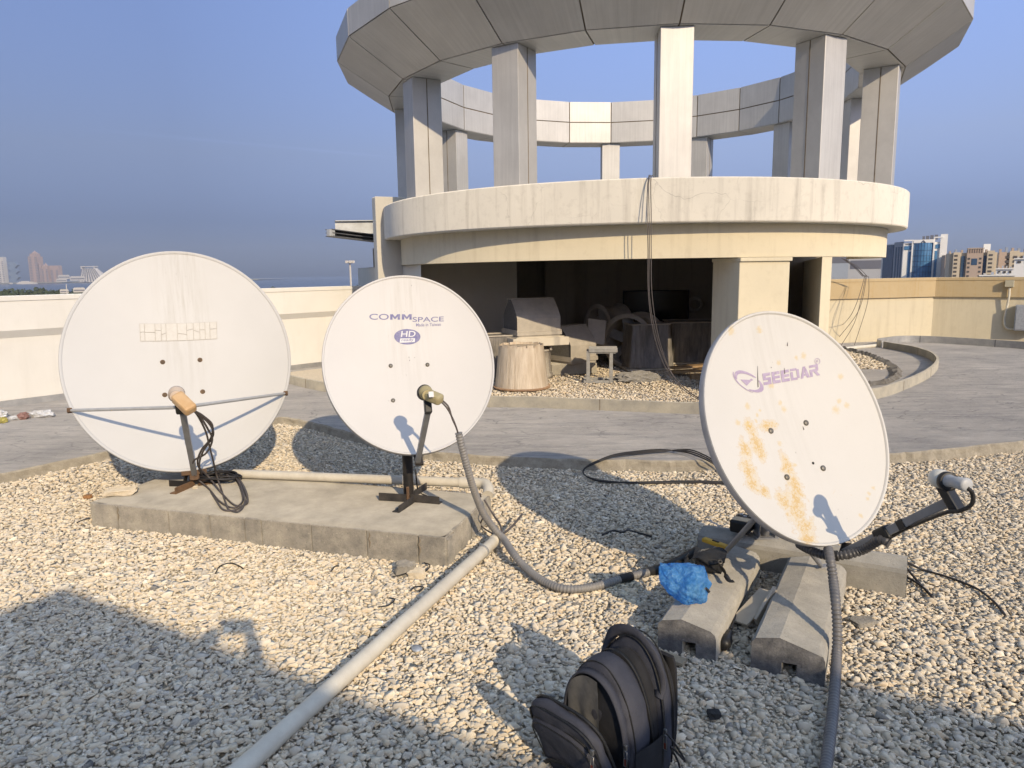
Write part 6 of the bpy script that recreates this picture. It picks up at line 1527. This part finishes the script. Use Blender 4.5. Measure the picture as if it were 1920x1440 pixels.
for k in range(9):
    t0 = (k+.3)/9; p0 = vs[0].lerp(vs[1], t0); p1 = vs[4].lerp(vs[5], t0); mb = MB(); mb.tube([p0+V((0, -1.2, 4)), p1+V((0, -1.2, -2))], 3.0, 4, smooth=False); mb.build('balcony_row', mDkBand, root)
def far_low(label, x0, x1, yt, yb, Yd, mat=None, name='low_building', cat='building'):
    a, b_ = at(x0, yt, Yd), at(x1, yb, Yd); root = thing(name, ((a.x+b_.x)/2, Yd, b_.z), label, cat); W_ = b_.x-a.x; h_ = a.z-b_.z
    cx_ = (a.x+b_.x)/2; rdv = V((cx_, Yd, 0)).normalized(); tv_ = V((rdv.y, -rdv.x, 0)); W_ *= rdv.y; c_ = V((cx_, Yd, 0))
    mb = MB(); mb.box(c_+rdv*W_*.2+V((0, 0, (a.z+b_.z)/2)), (W_, W_*.4, h_), tv_); mb.build('wall', mat or mPaleF, root); mb = MB(); mb.box(c_+rdv*W_*.2+V((0, 0, a.z+h_*.06)), (W_*.86, W_*.36, h_*.16), tv_); mb.build('roof', mat or mPaleF, root)
    mb = MB(); mb.box(c_-rdv*.004*W_+V((0, 0, (a.z+b_.z)/2)), (W_*.9, .01*W_, h_*.3), tv_); mb.build('window_row', mDkBand, root); return root
far_low('low white hall left of the pyramid hotel across the bay', 109, 131, 516.5, 523, 4240); far_low('long low white building at the foot of the pyramid hotel', 131, 160, 519, 526, 4150); far_low('lowest white pavilion on the far shore in front of the squat tower', 105, 126, 523.5, 528.5, 4050)
# moored white ship
a, b_ = at(31, 531.5, 3800), at(67, 531.5, 3800); root = thing('ship', ((a.x+b_.x)/2, 3800, SZ), 'white ship moored off the far shore below the tallest tower', 'ship'); L_ = b_.x-a.x
mb = MB(); vs = [V((a.x+L_*x, 3800+y, SZ+z)) for x, y, z in ((0, 0, 0), (.96, 0, 0), (1.0, 8, 8), (-.02, 8, 8), (0, 16, 0), (.96, 16, 0), (1.0, 8.1, 8.1), (-.02, 16, 8))]; mb.box(((a.x+b_.x)/2, 3808, SZ+3.5), (L_, 16, 7)); mb.add(vs, [(0, 1, 2, 3)]); mb.build('hull', mPaleF, root)
mb = MB(); mb.box(((a.x+b_.x)/2-.05*L_, 3808, SZ+10), (L_*.7, 13, 6)); mb.box(((a.x+b_.x)/2-.1*L_, 3808, SZ+14.5), (L_*.35, 10, 3.5)); mb.build('deck_house', mPaleF, root)
crumple('motor_boat', 'small white motor boat left of the moored ship', at(21, 531.8, 3600)-V((0, 0, 3)), (9, 4, 4), mPaleF, 5, 'boat')
# tree belt (reads as one mass), a few houses, masts
mLeafF = simple('dark_green_foliage', (.035, .055, .022), (.075, .09, .04), .8, .5)
vsA = []; fsA = []
def leafball(mb, c, r, n, s=.16):
    for i in range(n):
        d = V((rnd.gauss(0, 1), rnd.gauss(0, 1), rnd.gauss(0, .8))).normalized()*(rnd.random()**.35)*r; p = V(c)+d; e1 = V((rnd.gauss(0, 1), rnd.gauss(0, 1), rnd.gauss(0, 1))).normalized(); e2 = e1.cross(V((rnd.gauss(0, 1), rnd.gauss(0, 1), rnd.gauss(0, 1)))).normalized(); k = r*s*rnd.uniform(.6, 1.4)
        mb.add([p-e1*k, p+e2*k*.7, p+e1*k, p-e2*k*.7], [(0, 1, 2, 3)])
mb = MB()
for i in range(230):
    u = rnd.uniform(-260, 172); y_ = rnd.uniform(640, 800); x_ = at(u, 545, y_).x; r = rnd.uniform(3.2, 6.0); leafball(mb, (x_, y_, LZ+r*.8+rnd.random()*3.2), r, 42, .30)
tag(mb.build('tree_belt', mLeafF), 'belt of dark green trees along the near shore beyond the white parapet', kind='stuff')
far_low('white villa with flat roof among the trees left of the left dish', 137, 160, 540.5, 548, 620, mPaleF); far_low('small white villa left of the larger villa among the trees', 112, 129, 543.5, 550, 620, mPaleF)
def lampmast(label, x, yt, Yd, r, heads=True):
    t = at(x, yt, Yd); root = thing('lamp_mast', (t.x, Yd, LZ), label, 'lamp mast'); mb = MB(); mb.tube([V((t.x, Yd, LZ)), t], [r*1.6, r], 8); mb.build('pole', mPaleF, root)
    if heads:
        for k in range(5):
            a = 2*math.pi*k/5; mb = MB(); mb.box(t+V((math.cos(a)*r*4.5, math.sin(a)*r*4.5, 0)), (r*2.6, r*2.0, r*3.2)); mb.build('lamp_head', mPaleF, root)
        mb = MB(); mb.lathe([(r*1.0, 0), (r*3.9, 0), (r*3.9, r*.6), (r, r*.6)], t-V((0, 0, r)), seg=14); mb.build('ring', mPaleF, root)
lampmast('white street lamp pole among the trees left of the left dish', 124, 533, 600, .30, False)
lampmast('white floodlight mast with a ring of lamps beyond the white parapet', 656, 491, 190, .21)
def tree(label, u, yt, Yd, r, n=5):
    t = at(u, yt, Yd); root = thing('tree', (t.x, Yd, LZ), label, 'tree'); mb = MB(); mb.tube([V((t.x, Yd, LZ)), V((t.x+.2, Yd, (LZ+t.z)/2)), t-V((0, 0, r))], [r*.12, r*.09, r*.05], 8)
    for k in range(5): a = k*1.3; mb.tube([V((t.x+.15, Yd, t.z-r*2.6)), V((t.x+math.cos(a)*r*.9, Yd+math.sin(a)*r*.9, t.z-r*1.0))], [r*.05, r*.02], 6)
    mb.build('trunk', mRustSt, root); mb = MB()
    for k in range(n): leafball(mb, (t.x+rnd.uniform(-1, 1)*r*.9, Yd+rnd.uniform(-1, 1)*r*.8, t.z-r*rnd.uniform(.55, 1.7)), r*rnd.uniform(.4, .7), 260, .16)
    mb.build('crown', mLeafF, root)
tree('bushy green treetop showing above the parapet beside the floodlight mast', 676, 526, 185, 3.0, 7); tree('small dark treetop above the parapet left of the floodlight mast', 500, 536, 260, 2.2); tree('flat dark treetop above the parapet between the two left dishes', 535, 537.5, 280, 2.0)

# ---- buildings on the right
mWhF = simple('white_cladding', (.86, .85, .81), (.80, .78, .74), .7, .2); mBlueG = simple('blue_curtain_glass', (.06, .17, .33), (.10, .25, .44), .12, .4, spec=.8); mBlueD = simple('shaded_blue_glass', (.04, .075, .13), (.06, .10, .17), .2, .4); mGreyF = simple('blue_grey_cladding', (.36, .39, .44), (.30, .33, .38), .7, .2)  # shaded glass is a darker copy, shade put into its colour
def face(root, p0, p1, name, mat, u0, u1, z0, z1, dpt, inset=0.):
    """panel on the vertical plane p0-p1; u in 0..1, dpt = how far it stands out"""
    d = (p1-p0); d.z = 0; Ln = d.length; d.normalize(); nn = V((d.y, -d.x, 0)); mb = MB()
    mb.box(p0*1+d*(Ln*(u0+u1)/2)+nn*(dpt/2-inset)+V((0, 0, (z0+z1)/2-p0.z)), (Ln*(u1-u0), dpt, z1-z0), d, nn); return mb.build(name, mat, root)
def corners(u0, u1, y_, d0, d1):
    """foot of a facade square to the line of sight"""
    a = at(u0, y_, d0); q = ray((u0+u1)/2, y_); nv = V((q.x, q.y, 0)).normalized(); q1 = ray(u1, y_)
    if d1-d0 > 0.5: nv = V((q.x-.16*nv.y, q.y+.16*nv.x, 0)).normalized()
    t = nv.dot(V((a.x, a.y, 0)))/nv.dot(V((q1.x, q1.y, 0))); return V((a.x, a.y, LZ)), V((q1.x*t, q1.y*t, LZ))
def zof(u, v, Yd): return at(u, v, Yd).z
f0_, f1_ = corners(1692, 1773, 500, 300, 300); s0_ = at(1652, 500, 322); s0_ = V((s0_.x, s0_.y, LZ))
oft = thing('glass_office_building', (f0_+f1_)/2, 'white framed office building with blue curtain glass right of the pavilion', 'office building')
zt = zof(1730, 449, 300); poly = [s0_, f0_, f1_, f1_+V((f1_.x, f1_.y, 0)).normalized()*20]
mb = MB(); mb.prism([(p.x, p.y) for p in poly], LZ, zof(1730, 455, 300)); mb.build('wall', mWhF, oft)
zz = lambda v: zof(1730, v, 300)
mb = MB(); Lf = (f1_-f0_); Lfn = Lf.normalized(); nf = V((Lfn.y, -Lfn.x, 0)); vs = []; ns = 14
for i in range(ns+1):
    t = .215+.47*i/ns; bulge = 1.6*math.sin(math.pi*i/ns); p = f0_+Lf*t+nf*(.3+bulge); vs += [V((p.x, p.y, LZ+2)), V((p.x, p.y, zz(456)))]
mb.add(vs, [(2*i, 2*i+2, 2*i+3, 2*i+1) for i in range(ns)]); bay_ = mb.build('curtain_wall', mBlueG, oft)
mb = MB()
for v in (470, 480, 490, 500, 510): 
    for i in range(ns): a, b2 = vs[2*i], vs[2*i+2]; mb.tube([V((a.x, a.y, zz(v)))+nf*.02, V((b2.x, b2.y, zz(v)))+nf*.02], .07, 4, False)
for i in range(0, ns+1, 2): mb.tube([vs[2*i]+nf*.03, vs[2*i+1]+nf*.03], .07, 4, False)
mb.build('mullions', mBlueD, bay_)
face(oft, f0_, f1_, 'window', mBlueG, .02, .19, zz(468), zz(461), .25); face(oft, f0_, f1_, 'window', mBlueG, .735, .90, zz(467), zz(459.5), .25)
face(oft, f0_, f1_, 'window', mBlueG, .12, .18, LZ+2, zz(472), .25); face(oft, f0_, f1_, 'window', mBlueG, .73, .79, LZ+2, zz(471), .25)
face(oft, f0_, f1_, 'pilaster', mWhF, .19, .225, LZ+2, zz(452), 1.0); face(oft, f0_, f1_, 'pilaster', mWhF, .685, .72, LZ+2, zz(448), 1.0); face(oft, f0_, f1_, 'pilaster', mWhF, .84, 1.0, LZ, zz(441), .8)
face(oft, f0_, f1_, 'cornice', mWhF, 0, .225, zz(452), zz(449.5), 1.2); face(oft, f0_, f1_, 'cornice', mWhF, .685, .9, zz(447.5), zz(445.5), 1.2); face(oft, f0_, f1_, 'fascia', mWhF, .225, .685, zz(456), zz(450), 1.2)
# building name lettering over the left wing and emblem over the bay
def wall_poly(root, name, mat, pts, p0, p1, out=.1):
    d = (p1-p0); d.z = 0; Ln = d.length; d.normalize(); nn = V((d.y, -d.x, 0)); mb = MB()
    q = [p0+d*(Ln*u)+nn*out+V((0, 0, zz(v)-p0.z)) for u, v in pts]; n = len(q); q2 = [p+nn*.25 for p in q]
    mb.add(q+q2, [list(range(n)), list(range(n, 2*n))[::-1]]+[[i, (i+1) % n, n+(i+1) % n, n+i] for i in range(n)]); return mb.build(name, mat, root)
wall_poly(oft, 'emblem', mDkBand, [(.40, 456), (.45, 451), (.455, 452), (.42, 456)], f0_, f1_, 1.3); wall_poly(oft, 'emblem', mDkBand, [(.455, 451), (.52, 456), (.49, 456), (.455, 453)], f0_, f1_, 1.3)
for i in range(7): face(oft, f0_, f1_, 'sign_letter', mDkBand, .035+.021*i, .05+.021*i, zz(459.0), zz(457.2), .12)
for i, (u0, u1, v0, v1) in enumerate(((.42, .48, 447, 443), (.5, .58, 446, 442.5), (.6, .68, 445, 441.5), (.70, .78, 444.5, 441))): face(oft, f0_, f1_, 'roof_plant', mDkBand, u0, u1, zz(450), zz(v1), .6, 4)
face(oft, s0_, f0_, 'side_glass', mBlueD, .10, .58, LZ+2, zz(457), .3); face(oft, s0_, f0_, 'side_cladding', mGreyF, .60, 1.0, LZ+2, zz(452.5), .25); 
for u in (.70, .82, .93): face(oft, s0_, f0_, 'window', mBlueD, u-.02, u+.03, LZ+2, zz(462), .4)
# pale blocks seen under the lintel; haze partly put into their facade colours
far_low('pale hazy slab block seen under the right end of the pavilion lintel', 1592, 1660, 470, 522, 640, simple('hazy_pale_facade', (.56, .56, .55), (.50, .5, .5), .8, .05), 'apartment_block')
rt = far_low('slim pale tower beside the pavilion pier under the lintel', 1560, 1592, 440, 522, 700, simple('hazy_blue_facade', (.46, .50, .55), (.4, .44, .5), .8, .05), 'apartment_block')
# beige apartment buildings
mBge = simple('beige_facade', (.70, .61, .46), (.62, .54, .41), .8, .1); mBge2 = simple('rose_beige_facade', (.58, .46, .36), (.52, .42, .34), .8, .1); mWin = simple('dark_windows', (.07, .065, .06), (.11, .10, .09), .3, .3)  # facades lightened, some of the haze is put into their colour
def apartment(label, u0, u1, vt, Yd, cols, mats, rows=6, vb=522):
    p0, p1 = corners(u0, u1, 500, Yd, Yd+3); root = thing('apartment_building', (p0+p1)/2, label, 'apartment building'); d = (p1-p0).normalized(); nn = V((d.y, -d.x, 0)); zq = lambda v: zof((u0+u1)/2, v, Yd)
    dr_ = V((p0.x, p0.y, 0)).normalized()*18; poly = [p0, p1, p1+dr_*1.3, p0+dr_-d*1.2]; mb = MB(); mb.prism([(p.x, p.y) for p in poly], LZ, zq(vt)); mb.build('wall', mats[0], root)
    for (a, b2, top, mt, out) in cols: face(root, p0, p1, 'bay', mt, a, b2, LZ, zq(top), out)
    return root, p0, p1, zq
ap, p0, p1, zq = apartment('beige apartment building with a rose central bay right of the glass office', 1779, 1868, 474, 250, [(.07, .22, 473, mBge, 1.6), (.36, .70, 468, mBge2, 1.2), (.78, .93, 471, mBge, 1.6)], [mBge, mBge2])
for c0, c1, out in ((.09, .16, 1.7), (.81, .89, 1.7)):
    for r_ in range(6): face(ap, p0, p1, 'window', mWin, c0, c1, zq(481+7.4*r_), zq(477.5+7.4*r_), out)
for c0 in (.25, .72):
    face(ap, p0, p1, 'glass_strip', mBlueD, c0, c0+.075, LZ, zq(480), .4)
face(ap, p0, p1, 'window', mBlueD, .46, .58, zq(497), zq(485), 1.3)
for c0 in (.38, .62):
    for r_ in range(5): face(ap, p0, p1, 'window', mWin, c0, c0+.05, zq(487+8*r_), zq(483.5+8*r_), 1.3)
for i in range(7): face(ap, p0, p1, 'pergola_post', mBge2, .37+.05*i, .385+.05*i, zq(474), zq(466), 1.5)
face(ap, p0, p1, 'pergola_beam', mBge2, .355, .71, zq(467), zq(465.5), 1.7); face(ap, p0, p1, 'stair_tower', mWhF, .78, .93, zq(475), zq(457.5), .5, 8); face(ap, p0, p1, 'roof_shed', mPaleF, .5, .78, zq(475), zq(464), .5, 9)
for i in range(7): face(ap, p0, p1, 'water_tank', mGreyF if i % 2 else mBge2, .02+.13*i, .06+.13*i, zq(475), zq(470-(i*3 % 4)), 1.5, 6)
ap2, p0, p1, zq = apartment('beige apartment building cut by the right frame edge', 1871, 1990, 473, 262, [(.0, .12, 472, mBge2, 1.2), (.17, .32, 470, mBge, 1.2)], [mBge, mBge2])
for c0 in (.11, .23, .36):
    for r_ in range(4): face(ap2, p0, p1, 'window', mWin, c0, c0+.06, zq(484+8*r_), zq(479.5+8*r_), 1.4)
for i in range(5): face(ap2, p0, p1, 'water_tank', mGreyF if i % 2 else mBge2, .02+.1*i, .06+.1*i, zq(473), zq(466-(i*3 % 4)), 1.5, 5)
ap3, p0, p1, zq = apartment('dark side street block between the glass office and the beige apartments', 1771, 1781, 478, 275, [], [mBge2, mBge2])
for r_ in range(4): face(ap3, p0, p1, 'window', mWin, .3, .7, zq(490+8*r_), zq(486+8*r_), .3)
def house(label, u0, u1, vt, Yd):
    p0, p1 = corners(u0, u1, 500, Yd, Yd); root = thing('white_house', (p0+p1)/2, label, 'house'); d = (p1-p0).normalized(); nn = V((d.y, -d.x, 0)); zq = lambda v: zof((u0+u1)/2, v, Yd); mb = MB()
    mb.prism([(p.x, p.y) for p in (p0, p1, p1-nn*5, p0+V((p0.x, p0.y, 0)).normalized()*5)], LZ, zq(vt+1.2)); mb.build('wall', mWhF, root); face(root, p0, p1, 'parapet', mWhF, -.02, 1.02, zq(vt+2), zq(vt), .5, .1)
    for k in range(3): face(root, p0, p1, 'window', mWin, .12+.3*k, .26+.3*k, zq(vt+9), zq(vt+5), .15)
    for k in range(4): face(root, p0, p1, 'roof_unit', mGreyF if k % 2 else mPaleF, .1+.22*k, .18+.22*k, zq(vt), zq(vt-3-(k*5 % 3)), .8, 3)
    return root
house('tall white stepped house at the right frame edge below the beige apartments', 1901, 1950, 484, 150); house('low white house with roof units in front of the beige apartments', 1838, 1905, 515, 130); house('mid height white house left of the stepped house', 1868, 1902, 503, 170)
# a dark parked block edge: glass building's shadow side neighbour is left to the haze

# ================================================================== HAZE
if HAZE > 0:
    mh = bpy.data.materials.new('hazy_air'); mh.use_nodes = True; nh = mh.node_tree; nh.nodes.clear(); oh = nh.nodes.new('ShaderNodeOutputMaterial'); vh = nh.nodes.new('ShaderNodeVolumePrincipled')
    vh.inputs['Density'].default_value = HAZE; vh.inputs['Color'].default_value = c4(HAZE_C); vh.inputs['Anisotropy'].default_value = .0; nh.links.new(vh.outputs[0], oh.inputs['Volume'])
    mb = MB(); mb.box((0, 2300, 95), (8600, 6000, 2*119)); hz_ = mb.build('haze', mh); tag(hz_, 'dusty morning air over the bay', kind='stuff')
    hz_.visible_shadow = True
for o in list(COL.objects):
    o.hide_render = False
